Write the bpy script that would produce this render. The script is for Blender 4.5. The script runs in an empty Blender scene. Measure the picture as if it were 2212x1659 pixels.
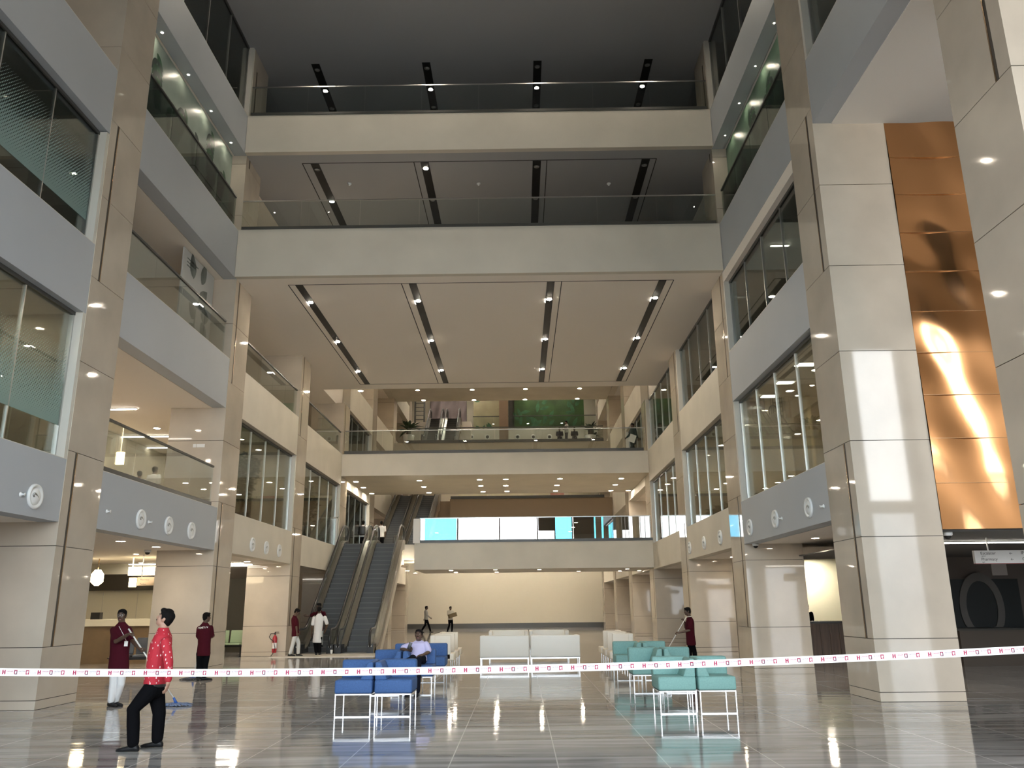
import bpy, bmesh, math, random
from mathutils import Vector, Matrix
random.seed(7)
scn = bpy.context.scene
C = scn.collection
PI = math.pi
V = Vector

# ------------------------------------------------------------------ camera
CX, CY, FPX = 1106.0, 829.5, 1776.0
_d = V((1124 - CX, 1308 - CY, FPX)).normalized()
_u = V((1036 - CX, -5758 - CY, FPX)); _u = (_u - _d * _u.dot(_d)).normalized()
_r = _d.cross(_u)
if _r.x < 0: _r = -_r
ROT = Matrix((_r, _d, _u))            # rows: world X, Y, Z seen in the lens frame
CAM = V((0, 0, 1.7))
def _ray(px, py): return ROT @ V((px - CX, py - CY, FPX))
def at_y(px, py, Y):
    v = _ray(px, py); return CAM + v * (Y / v.y)
def at_x(px, py, X):
    v = _ray(px, py); return CAM + v * (X / v.x)
def at_z(px, py, Z):
    v = _ray(px, py); return CAM + v * ((Z - CAM.z) / v.z)

cd = bpy.data.cameras.new('camera'); cam = bpy.data.objects.new('camera', cd); C.objects.link(cam)
cd.sensor_width = 36.0; cd.lens = FPX / 2212 * 36.0; cd.clip_end = 400
M3 = Matrix((ROT @ V((1, 0, 0)), ROT @ V((0, -1, 0)), ROT @ V((0, 0, -1)))).transposed()
cam.matrix_world = Matrix.Translation(CAM) @ M3.to_4x4()
scn.camera = cam

# ------------------------------------------------------------------ mesh builder
class MB:
    def __init__(s): s.v = []; s.f = []; s.m = []; s.s = []
    def add(s, vs, fs, mi=0, sm=False):
        o = len(s.v); s.v += [V(p) for p in vs]
        for f in fs: s.f.append([o + i for i in f]); s.m.append(mi); s.s.append(sm)
        return s
    def box(s, x0, x1, y0, y1, z0, z1, mi=0):
        if x0 > x1: x0, x1 = x1, x0
        if y0 > y1: y0, y1 = y1, y0
        if z0 > z1: z0, z1 = z1, z0
        return s.add([(x0,y0,z0),(x1,y0,z0),(x1,y1,z0),(x0,y1,z0),(x0,y0,z1),(x1,y0,z1),(x1,y1,z1),(x0,y1,z1)],
              [(0,3,2,1),(4,5,6,7),(0,1,5,4),(1,2,6,5),(2,3,7,6),(3,0,4,7)], mi)
    def rbox(s, x0, x1, y0, y1, z0, z1, r=.03, seg=3, mi=0):
        bm = bmesh.new(); bmesh.ops.create_cube(bm, size=1)
        for v in bm.verts: v.co = V((x0+(v.co.x+.5)*(x1-x0), y0+(v.co.y+.5)*(y1-y0), z0+(v.co.z+.5)*(z1-z0)))
        bmesh.ops.bevel(bm, geom=list(bm.edges), offset=r, segments=seg, profile=.5, affect='EDGES')
        bm.verts.ensure_lookup_table()
        s.add([v.co.copy() for v in bm.verts], [[v.index for v in f.verts] for f in bm.faces], mi, True); bm.free(); return s
    def prism(s, pts, axis, a, b, mi=0):
        """closed outline pts (2-D) extruded along axis from a to b"""
        def p3(p, t): return {'x': (t, p[0], p[1]), 'y': (p[0], t, p[1]), 'z': (p[0], p[1], t)}[axis]
        n = len(pts)
        return s.add([p3(p, a) for p in pts] + [p3(p, b) for p in pts],
              [tuple(range(n))[::-1], tuple(range(n, 2*n))] + [(i, (i+1) % n, n+(i+1) % n, n+i) for i in range(n)], mi)
    def tube(s, pts, r, n=8, mi=0, cap=True, sm=True):
        pts = [V(p) for p in pts]; rs = r if isinstance(r, (list, tuple)) else [r]*len(pts)
        vs = []; fs = []; prev = None
        for i, p in enumerate(pts):
            t = (pts[min(i+1, len(pts)-1)] - pts[max(i-1, 0)])
            if t.length < 1e-9: t = V((0,0,1))
            t.normalize()
            a = prev if prev is not None else (V((0,0,1)) if abs(t.z) < .9 else V((1,0,0)))
            x = (a - t*a.dot(t))
            if x.length < 1e-6: x = t.orthogonal()
            x.normalize(); y = t.cross(x); prev = x
            for k in range(n):
                q = 2*PI*k/n; vs.append(p + (x*math.cos(q) + y*math.sin(q))*rs[i])
        for i in range(len(pts)-1):
            for k in range(n): fs.append((i*n+k, i*n+(k+1) % n, (i+1)*n+(k+1) % n, (i+1)*n+k))
        if cap: fs += [tuple(range(n))[::-1], tuple(range((len(pts)-1)*n, len(pts)*n))]
        return s.add(vs, fs, mi, sm)
    def cyl(s, c, r, z0, z1, n=20, mi=0, r2=None, sm=True):
        r2 = r if r2 is None else r2
        return s.tube([(c[0], c[1], z0), (c[0], c[1], z1)], [r, r2], n, mi, True, sm)
    def sph(s, c, rx, ry=None, rz=None, n=12, mi=0, rot=None):
        ry = rx if ry is None else ry; rz = rx if rz is None else rz
        c = V(c); vs = []; fs = []; m = max(5, n//2+1)
        R = rot or Matrix.Identity(3)
        vs.append(c + R @ V((0,0,-rz)))
        for i in range(1, m):
            a = -PI/2 + PI*i/m
            for k in range(n):
                q = 2*PI*k/n; vs.append(c + R @ V((rx*math.cos(a)*math.cos(q), ry*math.cos(a)*math.sin(q), rz*math.sin(a))))
        vs.append(c + R @ V((0,0,rz)))
        for k in range(n): fs.append((0, 1+(k+1) % n, 1+k))
        for i in range(m-2):
            for k in range(n): fs.append((1+i*n+k, 1+i*n+(k+1) % n, 1+(i+1)*n+(k+1) % n, 1+(i+1)*n+k))
        o = 1+(m-2)*n
        for k in range(n): fs.append((o+k, o+(k+1) % n, len(vs)-1))
        return s.add(vs, fs, mi, True)
    def lathe(s, c, prof, n=24, mi=0, ax='z', cap=True):
        vs = []; fs = []
        for (r, h) in prof:
            for k in range(n):
                q = 2*PI*k/n; a, b = r*math.cos(q), r*math.sin(q)
                vs.append(V(c) + (V((a, b, h)) if ax == 'z' else V((h, a, b)) if ax == 'x' else V((a, h, b))))
        for i in range(len(prof)-1):
            for k in range(n): fs.append((i*n+k, i*n+(k+1) % n, (i+1)*n+(k+1) % n, (i+1)*n+k))
        if cap: fs += [tuple(range(n))[::-1], tuple(range((len(prof)-1)*n, len(prof)*n))]
        return s.add(vs, fs, mi, True)
    def mesh(s, name, off=V((0,0,0))):
        me = bpy.data.meshes.new(name)
        me.from_pydata([tuple(p - off) for p in s.v], [], s.f)
        me.polygons.foreach_set('material_index', s.m); me.polygons.foreach_set('use_smooth', s.s)
        me.update(); return me
    def build(s, name, mats, parent=None, loc=None):
        off = parent.location if parent is not None and loc is None else V(loc or (0,0,0))
        if parent is not None and parent.parent is not None: off = off + parent.parent.location
        me = s.mesh(name, off)
        bm = bmesh.new(); bm.from_mesh(me); bmesh.ops.recalc_face_normals(bm, faces=bm.faces); bm.to_mesh(me); bm.free()
        for m in (mats if isinstance(mats, (list, tuple)) else [mats]): me.materials.append(m)
        o = bpy.data.objects.new(name, me); C.objects.link(o)
        if parent is not None: o.parent = parent
        else: o.location = off
        return o
def tag(o, label=None, cat=None, group=None, kind=None):
    if label: o['label'] = label
    if cat: o['category'] = cat
    if group: o['group'] = group
    if kind: o['kind'] = kind
    return o
def thing(name, label, cat, loc=(0,0,0), group=None):
    o = bpy.data.objects.new(name, None); C.objects.link(o); o.location = V(loc); o.empty_display_size = .2
    return tag(o, label, cat, group)
def struct(name, mb, mats, parent=None):
    o = mb.build(name, mats, parent)
    if parent is None: o['kind'] = 'structure'
    return o
def copy_tree(o, loc=None, rotz=None, label=None):
    c = o.copy(); C.objects.link(c)
    if loc is not None: c.location = V(loc)
    if rotz is not None: c.rotation_euler = (0, 0, rotz)
    if label: c['label'] = label
    def kids(a, b):
        for ch in list(a.children):
            if ch == b: continue
            d = ch.copy(); C.objects.link(d); d.parent = b; kids(ch, d)
    kids(o, c); return c

# ------------------------------------------------------------------ materials
def nmat(name):
    m = bpy.data.materials.new(name); m.use_nodes = True
    nt = m.node_tree; b = nt.nodes['Principled BSDF']; return m, nt, b
def plain(name, col, rough=.5, metal=0., spec=.5, var=0., scale=3., bump=0., stretch=None, coat=0.):
    m, nt, b = nmat(name)
    b.inputs['Base Color'].default_value = (*col, 1); b.inputs['Roughness'].default_value = rough
    b.inputs['Metallic'].default_value = metal; b.inputs['Specular IOR Level'].default_value = spec
    if coat: b.inputs['Coat Weight'].default_value = coat; b.inputs['Coat Roughness'].default_value = .05
    if var or bump:
        tc = nt.nodes.new('ShaderNodeTexCoord'); mp = nt.nodes.new('ShaderNodeMapping'); nz = nt.nodes.new('ShaderNodeTexNoise')
        nt.links.new(tc.outputs['Object'], mp.inputs[0]); nt.links.new(mp.outputs[0], nz.inputs[0])
        if stretch: mp.inputs['Scale'].default_value = stretch
        nz.inputs['Scale'].default_value = scale; nz.inputs['Detail'].default_value = 5
        if var:
            rp = nt.nodes.new('ShaderNodeValToRGB'); nt.links.new(nz.outputs[0], rp.inputs[0])
            rp.color_ramp.elements[0].position = .3; rp.color_ramp.elements[1].position = .7
            rp.color_ramp.elements[0].color = (*[max(0, c*(1-var)) for c in col], 1)
            rp.color_ramp.elements[1].color = (*[min(1, c*(1+var)) for c in col], 1)
            nt.links.new(rp.outputs[0], b.inputs['Base Color'])
        if bump:
            bp = nt.nodes.new('ShaderNodeBump'); bp.inputs['Strength'].default_value = bump; bp.inputs['Distance'].default_value = .02
            nt.links.new(nz.outputs[0], bp.inputs['Height']); nt.links.new(bp.outputs[0], b.inputs['Normal'])
    return m
def emis(name, col, st):
    m, nt, b = nmat(name); nt.nodes.remove(b)
    e = nt.nodes.new('ShaderNodeEmission'); e.inputs[0].default_value = (*col, 1); e.inputs[1].default_value = st
    nt.links.new(e.outputs[0], nt.nodes['Material Output'].inputs[0]); return m
def glassy(name, tint, base=.04, gain=1., rough=.0):
    """thin architectural glass: tinted see-through plus mirror reflection that grows at grazing angles"""
    m, nt, b = nmat(name); nt.nodes.remove(b)
    t = nt.nodes.new('ShaderNodeBsdfTransparent'); t.inputs[0].default_value = (*tint, 1)
    g = nt.nodes.new('ShaderNodeBsdfGlossy'); g.inputs['Roughness'].default_value = rough; g.inputs[0].default_value = (1,1,1,1)
    fr = nt.nodes.new('ShaderNodeFresnel'); fr.inputs[0].default_value = 1.45
    ma = nt.nodes.new('ShaderNodeMath'); ma.operation = 'MULTIPLY_ADD'; ma.inputs[1].default_value = gain; ma.inputs[2].default_value = base; ma.use_clamp = True
    mx = nt.nodes.new('ShaderNodeMixShader')
    nt.links.new(fr.outputs[0], ma.inputs[0]); nt.links.new(ma.outputs[0], mx.inputs[0])
    nt.links.new(t.outputs[0], mx.inputs[1]); nt.links.new(g.outputs[0], mx.inputs[2])
    nt.links.new(mx.outputs[0], nt.nodes['Material Output'].inputs[0]); return m

M = {}
M['stone'] = plain('cream_marble', (.56,.49,.40), .04, var=.10, scale=.9, spec=.5)
M['stone_dark'] = plain('stone_joint', (.06,.05,.04), .6)
M['brass'] = plain('bronze_trim', (.45,.32,.2), .25, metal=1)
M['daylit'] = plain('daylight_tinted_paint', (.45,.475,.505), .55, var=.03, scale=.5)  # off-white spandrels with the cool daylight tint put into the colour
M['cream'] = plain('cream_plaster', (.64,.59,.50), .6, var=.06, scale=.7)
M['ceil'] = plain('ceiling_paint', (.90,.83,.75), .8)
M['ceil_top'] = plain('ceiling_grey', (.38,.38,.385), .85)
M['white'] = plain('white_paint', (.84,.80,.75), .6)
M['black'] = plain('black_recess', (.012,.011,.010), .6)
M['dkgrey'] = plain('dark_grey_metal', (.06,.06,.055), .35)
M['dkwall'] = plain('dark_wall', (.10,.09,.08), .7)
M['alu'] = plain('aluminium', (.55,.55,.53), .35, metal=1)
M['chrome'] = plain('chrome', (.50,.50,.50), .2, metal=1)
M['esc_steel'] = plain('dark_brushed_steel', (.34,.32,.30), .3, metal=1)
M['steel'] = plain('brushed_steel', (.45,.44,.42), .28, metal=1)
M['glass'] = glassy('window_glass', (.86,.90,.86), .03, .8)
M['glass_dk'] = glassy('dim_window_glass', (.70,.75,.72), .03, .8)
M['rail_glass'] = glassy('railing_glass', (.91,.94,.93), .02, .45)
M['mirror_glass'] = glassy('reflective_railing_glass', (.55,.57,.56), .30, 1.)
M['tint'] = glassy('tinted_facade_glass', (.70,.72,.74), .05, 1.)
M['blueglass'] = glassy('blue_facade_glass', (.30,.72,.88), .05, 1.)
M['sill'] = plain('sill_light', (.66,.63,.56), .5)
M['lamp'] = emis('lamp_warm', (1,.84,.62), 240)
M['lamp_hot'] = emis('lamp_bright', (1,.88,.70), 300)
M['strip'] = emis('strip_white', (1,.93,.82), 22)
M['panel_glow'] = emis('backlit_sign', (1,.80,.48), 7)
M['lampoff'] = plain('lamp_off', (.25,.25,.24), .3)
M['diffuser'] = plain('white_plastic', (.82,.82,.80), .4)
M['rubber'] = plain('black_rubber', (.012,.012,.013), .35)
M['step'] = plain('escalator_step', (.085,.087,.088), .5, metal=.15)
M['step_edge'] = plain('step_nosing', (.13,.13,.13), .5)
M['wood'] = plain('dark_wood', (.11,.065,.04), .4, var=.3, scale=2, stretch=(6,6,.5))
M['desk'] = plain('brown_laminate', (.20,.14,.08), .35, var=.08)
M['bwall'] = plain('warm_white_panel', (.80,.76,.62), .5)

# floor: polished grey-brown streaked marble, 1.2 m tiles
m, nt, b = nmat('polished_floor'); M['floor'] = m
tc = nt.nodes.new('ShaderNodeTexCoord'); mp = nt.nodes.new('ShaderNodeMapping'); mp.inputs['Scale'].default_value = (.22, 2.6, 1)
nz = nt.nodes.new('ShaderNodeTexNoise'); nz.inputs['Scale'].default_value = 1.3; nz.inputs['Detail'].default_value = 7; nz.inputs['Roughness'].default_value = .62; nz.inputs['Distortion'].default_value = .6
rp = nt.nodes.new('ShaderNodeValToRGB'); rp.color_ramp.elements[0].position = .34; rp.color_ramp.elements[1].position = .68
rp.color_ramp.elements[0].color = (.225,.212,.205,1); rp.color_ramp.elements[1].color = (.64,.615,.60,1)
L = nt.links.new
L(tc.outputs['Object'], mp.inputs[0]); L(mp.outputs[0], nz.inputs[0]); L(nz.outputs[0], rp.inputs[0])
sx = nt.nodes.new('ShaderNodeSeparateXYZ'); L(tc.outputs['Object'], sx.inputs[0])
def _joint(sock, off, per, w):
    a = nt.nodes.new('ShaderNodeMath'); a.operation = 'ADD'; a.inputs[1].default_value = off + 1000*per; L(sock, a.inputs[0])
    d = nt.nodes.new('ShaderNodeMath'); d.operation = 'MODULO'; d.inputs[1].default_value = per; L(a.outputs[0], d.inputs[0])
    c = nt.nodes.new('ShaderNodeMath'); c.operation = 'LESS_THAN'; c.inputs[1].default_value = w; L(d.outputs[0], c.inputs[0]); return c
j1 = _joint(sx.outputs[0], -.385, 1.2, .013); j2 = _joint(sx.outputs[1], -.07, 1.2, .010)
jm = nt.nodes.new('ShaderNodeMath'); jm.operation = 'MULTIPLY'; jm.inputs[1].default_value = .35; L(j2.outputs[0], jm.inputs[0])
mxm = nt.nodes.new('ShaderNodeMath'); mxm.operation = 'MAXIMUM'; L(j1.outputs[0], mxm.inputs[0]); L(jm.outputs[0], mxm.inputs[1])
mx = nt.nodes.new('ShaderNodeMix'); mx.data_type = 'RGBA'; mx.inputs[7].default_value = (.78,.74,.70,1)
L(mxm.outputs[0], mx.inputs[0]); L(rp.outputs[0], mx.inputs[6]); L(mx.outputs[2], b.inputs['Base Color'])
b.inputs['Roughness'].default_value = .06; b.inputs['Specular IOR Level'].default_value = .5; b.inputs['IOR'].default_value = 1.6
n2 = nt.nodes.new('ShaderNodeTexNoise'); n2.inputs['Scale'].default_value = 1.1; n2.inputs['Detail'].default_value = 2
mp2 = nt.nodes.new('ShaderNodeMapping'); mp2.inputs['Scale'].default_value = (.6, 2.5, 1); L(tc.outputs['Object'], mp2.inputs[0]); L(mp2.outputs[0], n2.inputs[0])
bp = nt.nodes.new('ShaderNodeBump'); bp.inputs['Strength'].default_value = .05; bp.inputs['Distance'].default_value = .05
L(n2.outputs[0], bp.inputs['Height']); L(bp.outputs[0], b.inputs['Normal'])

# copper cladding: polished wavy metal sheets
m, nt, b = nmat('copper_sheet'); M['copper'] = m; L = nt.links.new
b.inputs['Base Color'].default_value = (.64,.33,.15,1); b.inputs['Metallic'].default_value = 1; b.inputs['Roughness'].default_value = .13

# dotted frosted film that thins out upwards
def film(name, col, z0, z1, flip=False):
    m, nt, b = nmat(name); L = nt.links.new
    b.inputs['Base Color'].default_value = (*col, 1); b.inputs['Roughness'].default_value = .6
    tc = nt.nodes.new('ShaderNodeTexCoord'); sx = nt.nodes.new('ShaderNodeSeparateXYZ'); L(tc.outputs['Object'], sx.inputs[0])
    def mt(op, a, bb=None, clamp=False):
        n = nt.nodes.new('ShaderNodeMath'); n.operation = op; n.use_clamp = clamp
        for i, q in enumerate((a, bb)):
            if q is None: continue
            if isinstance(q, (int, float)): n.inputs[i].default_value = q
            else: L(q, n.inputs[i])
        return n.outputs[0]
    k = 2*PI/.075
    w = mt('MULTIPLY', mt('SINE', mt('MULTIPLY', sx.outputs[1], k)), mt('SINE', mt('MULTIPLY', sx.outputs[2], k)))
    w = mt('MULTIPLY_ADD', w, .5); nt.nodes[-1].inputs[2].default_value = .5
    g = mt('DIVIDE', mt('SUBTRACT', sx.outputs[2], z0), z1 - z0, True)
    if flip: g = mt('SUBTRACT', 1, g)
    f = mt('MULTIPLY', mt('GREATER_THAN', w, g), .8)
    t = nt.nodes.new('ShaderNodeBsdfTransparent'); mx = nt.nodes.new('ShaderNodeMixShader')
    tr = nt.nodes.new('ShaderNodeBsdfTranslucent'); tr.inputs[0].default_value = (*col, 1)
    ad = nt.nodes.new('ShaderNodeMixShader'); ad.inputs[0].default_value = .5; L(b.outputs[0], ad.inputs[1]); L(tr.outputs[0], ad.inputs[2])
    L(f, mx.inputs[0]); L(t.outputs[0], mx.inputs[1]); L(ad.outputs[0], mx.inputs[2])
    L(mx.outputs[0], nt.nodes['Material Output'].inputs[0]); return m

# ------------------------------------------------------------------ world: overcast daylight outside the glazed front
w = bpy.data.worlds.new('daylight'); scn.world = w; w.use_nodes = True; nt = w.node_tree; L = nt.links.new
bg = nt.nodes['Background']; tc = nt.nodes.new('ShaderNodeTexCoord'); sx = nt.nodes.new('ShaderNodeSeparateXYZ')
rp = nt.nodes.new('ShaderNodeValToRGB'); rp.color_ramp.elements[0].position = .46; rp.color_ramp.elements[1].position = .53
rp.color_ramp.elements[0].color = (.58,.55,.51,1); rp.color_ramp.elements[1].color = (.95,.975,1,1)
ad = nt.nodes.new('ShaderNodeMath'); ad.operation = 'MULTIPLY_ADD'; ad.inputs[1].default_value = .5; ad.inputs[2].default_value = .5
L(tc.outputs['Generated'], sx.inputs[0]); L(sx.outputs[2], ad.inputs[0]); L(ad.outputs[0], rp.inputs[0]); L(rp.outputs[0], bg.inputs[0])
bg.inputs[1].default_value = 12.0

scn.view_settings.view_transform = 'Standard'; scn.view_settings.look = 'None'
scn.view_settings.exposure = 0.18; scn.view_settings.gamma = 1.0
scn.view_settings.use_curve_mapping = False
cy = scn.cycles
cy.use_denoising = True
try: cy.denoiser = 'OPENIMAGEDENOISE'
except Exception: pass
cy.max_bounces = 8; cy.diffuse_bounces = 5; cy.glossy_bounces = 4; cy.transmission_bounces = 6; cy.transparent_max_bounces = 16
cy.sample_clamp_indirect = 6; cy.caustics_reflective = False; cy.caustics_refractive = False
cy.use_light_tree = True
# ================================================================== ARCHITECTURE
M['lamp_flood'] = emis('lamp_flood', (1,.88,.70), 620)
XL, XR = -8.6, 6.3
JZ = [0, .16, 1.06, 2.86, 4.66, 6.44, 8.24, 10.04, 11.84, 13.64, 15.44, 17.24, 19.04, 20.84]
YC = [(9.07, 10.47), (15.42, 16.82), (23.5, 24.95), (31.45, 32.85), (39.6, 41.0), (47.5, 48.95), (55.5, 56.95), (63.5, 64.95)]
CW = 1.62
struct('floor', MB().box(-18, 18, -6, 70, -.3, 0), M['floor'])

def column(side, i, ztop):
    y0, y1 = YC[i]; x0, x1 = (XL - CW, XL) if side == 'l' else (XR, XR + (1.5 if i == 1 else CW))
    mb = MB()
    mb.box(x0+.02, x1-.02, y0+.02, y1-.02, 0, ztop, 1)
    for a, c in zip(JZ[:-1], JZ[1:]):
        if a >= ztop: break
        mb.box(x0, x1, y0, y1, a + .006, min(c - .006, ztop), 0)
    xs = XL if side == 'l' else XR; s = 1 if side == 'l' else -1
    for a, c in ((1.06, 4.66), (8.24, 11.84), (15.44, 19.04)):
        if a > ztop: continue
        c = min(c, ztop)
        mb.box(xs - s*.01, xs + s*.003, y0+.26, y0+.31, a, c, 1)
        mb.box(xs - s*.01, xs + s*.008, y0+.31, y0+.335, a, c, 2)
    struct('column', mb, [M['stone'], M['stone_dark'], M['brass']])
tops = {0: 19.7, 1: 19.7, 2: 19.7, 3: 11.5, 4: 11.5, 5: 19.7, 6: 19.7, 7: 19.7}
for i in range(8):
    for sd in 'lr': column(sd, i, tops[i])

# --- outer shell
struct('wall_left', MB().box(-16.3, -16, 9, 70, 0, 19.7), M['cream'])
struct('wall_left', MB().box(-10.8, -10.5, -4, 9.05, 0, 19.7).box(-16, -10.8, 8.8, 9.05, 0, 19.7), M['cream'])
struct('wall_right', MB().box(17, 17.3, -4, 70, 0, 19.7), M['cream'])
struct('wall_back', MB().box(-16, 17, 68, 68.3, 0, 19.7), plain('back_wall_plaster', (.68,.63,.52), .7))
struct('baseboard_back', MB().box(-10.6, 7.4, 67.9, 68.0, 0, .36), M['dkgrey'])
struct('ceiling', MB().box(-16.3, 17.3, -4.3, 70, 19.7, 20.0), M['ceil_top'])
# front: glazed entrance behind the viewer (its daylight lights the hall)
fr = MB().box(-12, 17.3, -4.3, -4, 12.5, 19.7).box(-10.5, 14, -4.3, -4, 11.0, 12.5).box(14, 14.8, -4.4, -4, 0, 12.5).box(16.7, 17.3, -4.4, -4, 0, 12.5).box(-12, -10.5, -4.4, -4, 0, 12.5).box(-10.5, 17, -4.4, -4, 5.3, 5.8)
for x in (-6.2, -2.0, 1.8, 3.55, 5.3, 7.9, 11): fr.box(x-.06, x+.06, -4.3, -4.1, 0, 12.5)
fr.box(1.9, 3.5, -4.25, -4.15, 8.9, 12.5).box(5.4, 7.8, -4.25, -4.15, 5.8, 12.5)
struct('bounce_blocker', MB().box(-45, 9, -40, -4.4, -.3, -.02), plain('blocker_dark', (.05,.05,.05), .9))  # unseen dark ground, added to cut bounce light on the upper walls
struct('wall_front', fr, M['dkgrey'])
struct('window_1', MB().box(-10.5, 14, -4.22, -4.20, 0, 5.3).box(14.8, 16.7, -4.22, -4.2, 0, 5.3), M['tint'])
struct('window_2', MB().box(-9.5, -6.3, -4.22, -4.20, 5.8, 12.5).box(3.6, 5.24, -4.22, -4.2, 5.8, 12.5), M['blueglass'])
for nm, x0, x1, z0, z1 in (('sky_portal', -10.5, 14, 0, 12.5), ('sky_portal', 14.8, 16.7, 0, 12.5)):
    ld = bpy.data.lights.new(nm, 'AREA'); ld.shape = 'RECTANGLE'; ld.size = x1-x0; ld.size_y = z1-z0
    ld.cycles.is_portal = True
    o = bpy.data.objects.new(nm, ld); C.objects.link(o); o.location = ((x0+x1)/2, -4.05, (z0+z1)/2); o.rotation_euler = (PI/2, 0, 0)
    o.rotation_euler = (-PI/2, 0, 0) if False else (PI/2, 0, PI)

# --- side galleries: slabs, spandrels
LEV = [(3.3, 4.48), (7.42, 8.92), (11.48, 13.02), (15.73, 17.05)]
def bays(i): return YC[i][1], YC[i+1][0]
NB = 7
for k, (a, c) in enumerate(LEV):
    struct('floor_left', MB().box(-16, XL-.42, 9.05, 68, a, c-.03), M['ceil'])
    y0 = 15.62 if k < 2 else 9.05
    struct('floor_right', MB().box(XR+.42, 17, y0, 68, a, c-.03), M['ceil'] if k < 2 else M['white'])
for sd in 'lr':
    for i in range(NB):
        ya, yb = bays(i)
        for k, (a, c) in enumerate(LEV):
            if sd == 'r' and i == 0 and k < 2: continue
            if i in (2, 3) and k >= 2: continue
            top, bot = c, a
            if i >= 2 and k == 1: bot = 7.42
            x0, x1 = (XL-.40, XL-.012) if sd == 'l' else (XR+.012, XR+.40)
            mb = MB().box(x0, x1, ya, yb, bot, top, 0)
            mb.box(x0-.0, x1, ya, yb, top, top+.012, 1)
            warm = i >= 2  # farther bays carry the warm lamp tone in their colour, nearer ones the daylight
            struct('wall_left' if sd == 'l' else 'wall_right', mb, [M['daylit'] if not warm else M['cream'], M['sill']])
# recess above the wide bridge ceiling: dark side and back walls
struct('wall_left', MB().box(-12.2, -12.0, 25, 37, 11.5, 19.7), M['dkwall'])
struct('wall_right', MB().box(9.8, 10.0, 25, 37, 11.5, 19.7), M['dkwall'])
struct('wall_middle', MB().box(-16, 17, 36.75, 36.88, 11.9, 19.7), M['ceil'])

# --- bridges across the hall
BR = {'A': (23.3, 36.75, 15.73, 17.06), 'B': (23.3, 36.88, 11.48, 13.04)}
for k, (y0, y1, z0, z1) in BR.items():
    struct('bridge_floor', MB().box(XL, XR, y0, 23.5, z0, z1, 0).box(XL-.0, XR+.0, 23.5, 24.95, z0, z1, 1).box(-16, 17, 24.95, y1, z0+.001, z1, 1),
           [M['cream'], M['ceil'] if k == 'B' else M['ceil_top']])
struct('bridge_floor', MB().box(XL, XR, 39.55, 46.6, 7.84, 8.92), M['cream'])
struct('bridge_floor', MB().box(-4.98, XR, 39.55, 44.1, 3.37, 4.62).box(XL, -4.98, 40.6, 44.1, 3.9, 4.62).box(-8.6, -4.98, 44.1, 46.5, 4.2, 4.62), M['cream'])
struct('bridge_floor', MB().box(-4.7, XR, 56, 68, 7.30, 8.74).box(XL, -4.7, 57.2, 68, 7.30, 8.74), plain('bridge_brown', (.27,.20,.13), .6))
struct('bridge_floor', MB().box(XL, XR, 56, 68, 11.3, 12.64), plain('bridge_dim_brown', (.36,.31,.24), .6))
struct('bridge_floor', MB().box(XL, XR, 48, 56.6, 15.75, 17.0), M['cream'])
struct('bridge_floor', MB().box(-3.7, XR, 64, 68, 12.64, 15.3), M['sill'])
struct('trim_1', MB().box(XL+.1, XR-.2, 39.52, 39.60, 8.92, 9.06).box(-4.95, XR, 39.52, 39.6, 4.62, 4.74)
       .box(-7.7, 5.9, 55.95, 56.05, 12.64, 12.82).box(-4.65, 5.8, 55.95, 56.05, 8.74, 8.92), M['dkgrey'])
struct('trim_2', MB().box(XL+.1, XR-.1, 23.27, 23.33, 17.06, 17.15).box(XL+.1, XR-.1, 23.27, 23.33, 13.04, 13.13), M['dkgrey'])

# --- white lobby soffit, copper wall on the right
struct('ceiling', MB().box(XR+.4, 17, 9.05, 15.42, 11.46, 11.50), M['white'])
bm = MB(); nx, nz_ = 44, 170; x0, x1, z0, z1 = 7.80, 12.6, 2.98, 11.46
vs = []; fs = []
rnd = random.Random(3)
def wav(x, z):
    u = x - x0
    return (.016*math.sin(u*3.3 + .9*math.sin(z*1.1)) + .010*math.sin(z*2.3 + 2*math.sin(u*1.7)) + .007*math.sin(u*7 + z*1.9) + .006*math.sin(z*5.1 + u*2))
for j in range(nz_+1):
    for i in range(nx+1):
        x = x0+(x1-x0)*i/nx; z = z0+(z1-z0)*j/nz_
        vs.append((x, 15.40 + wav(x, z), z))
for j in range(nz_):
    for i in range(nx): fs.append((j*(nx+1)+i, j*(nx+1)+i+1, (j+1)*(nx+1)+i+1, (j+1)*(nx+1)+i))
bm.add(vs, fs, 0, True)
bm.box(x0, x1, 15.44, 15.60, z0, z1, 1)
for k in range(1, 10): bm.box(x0, x1, 15.375, 15.42, z0+k*.85-.002, z0+k*.85+.002, 1)
struct('wall_copper', bm, [M['copper'], M['brass']])
struct('ceiling', MB().box(7.8, 17, 15.6, 25.2, 2.95, 2.98), plain('corridor_ceiling', (.16,.155,.15), .7))

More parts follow.
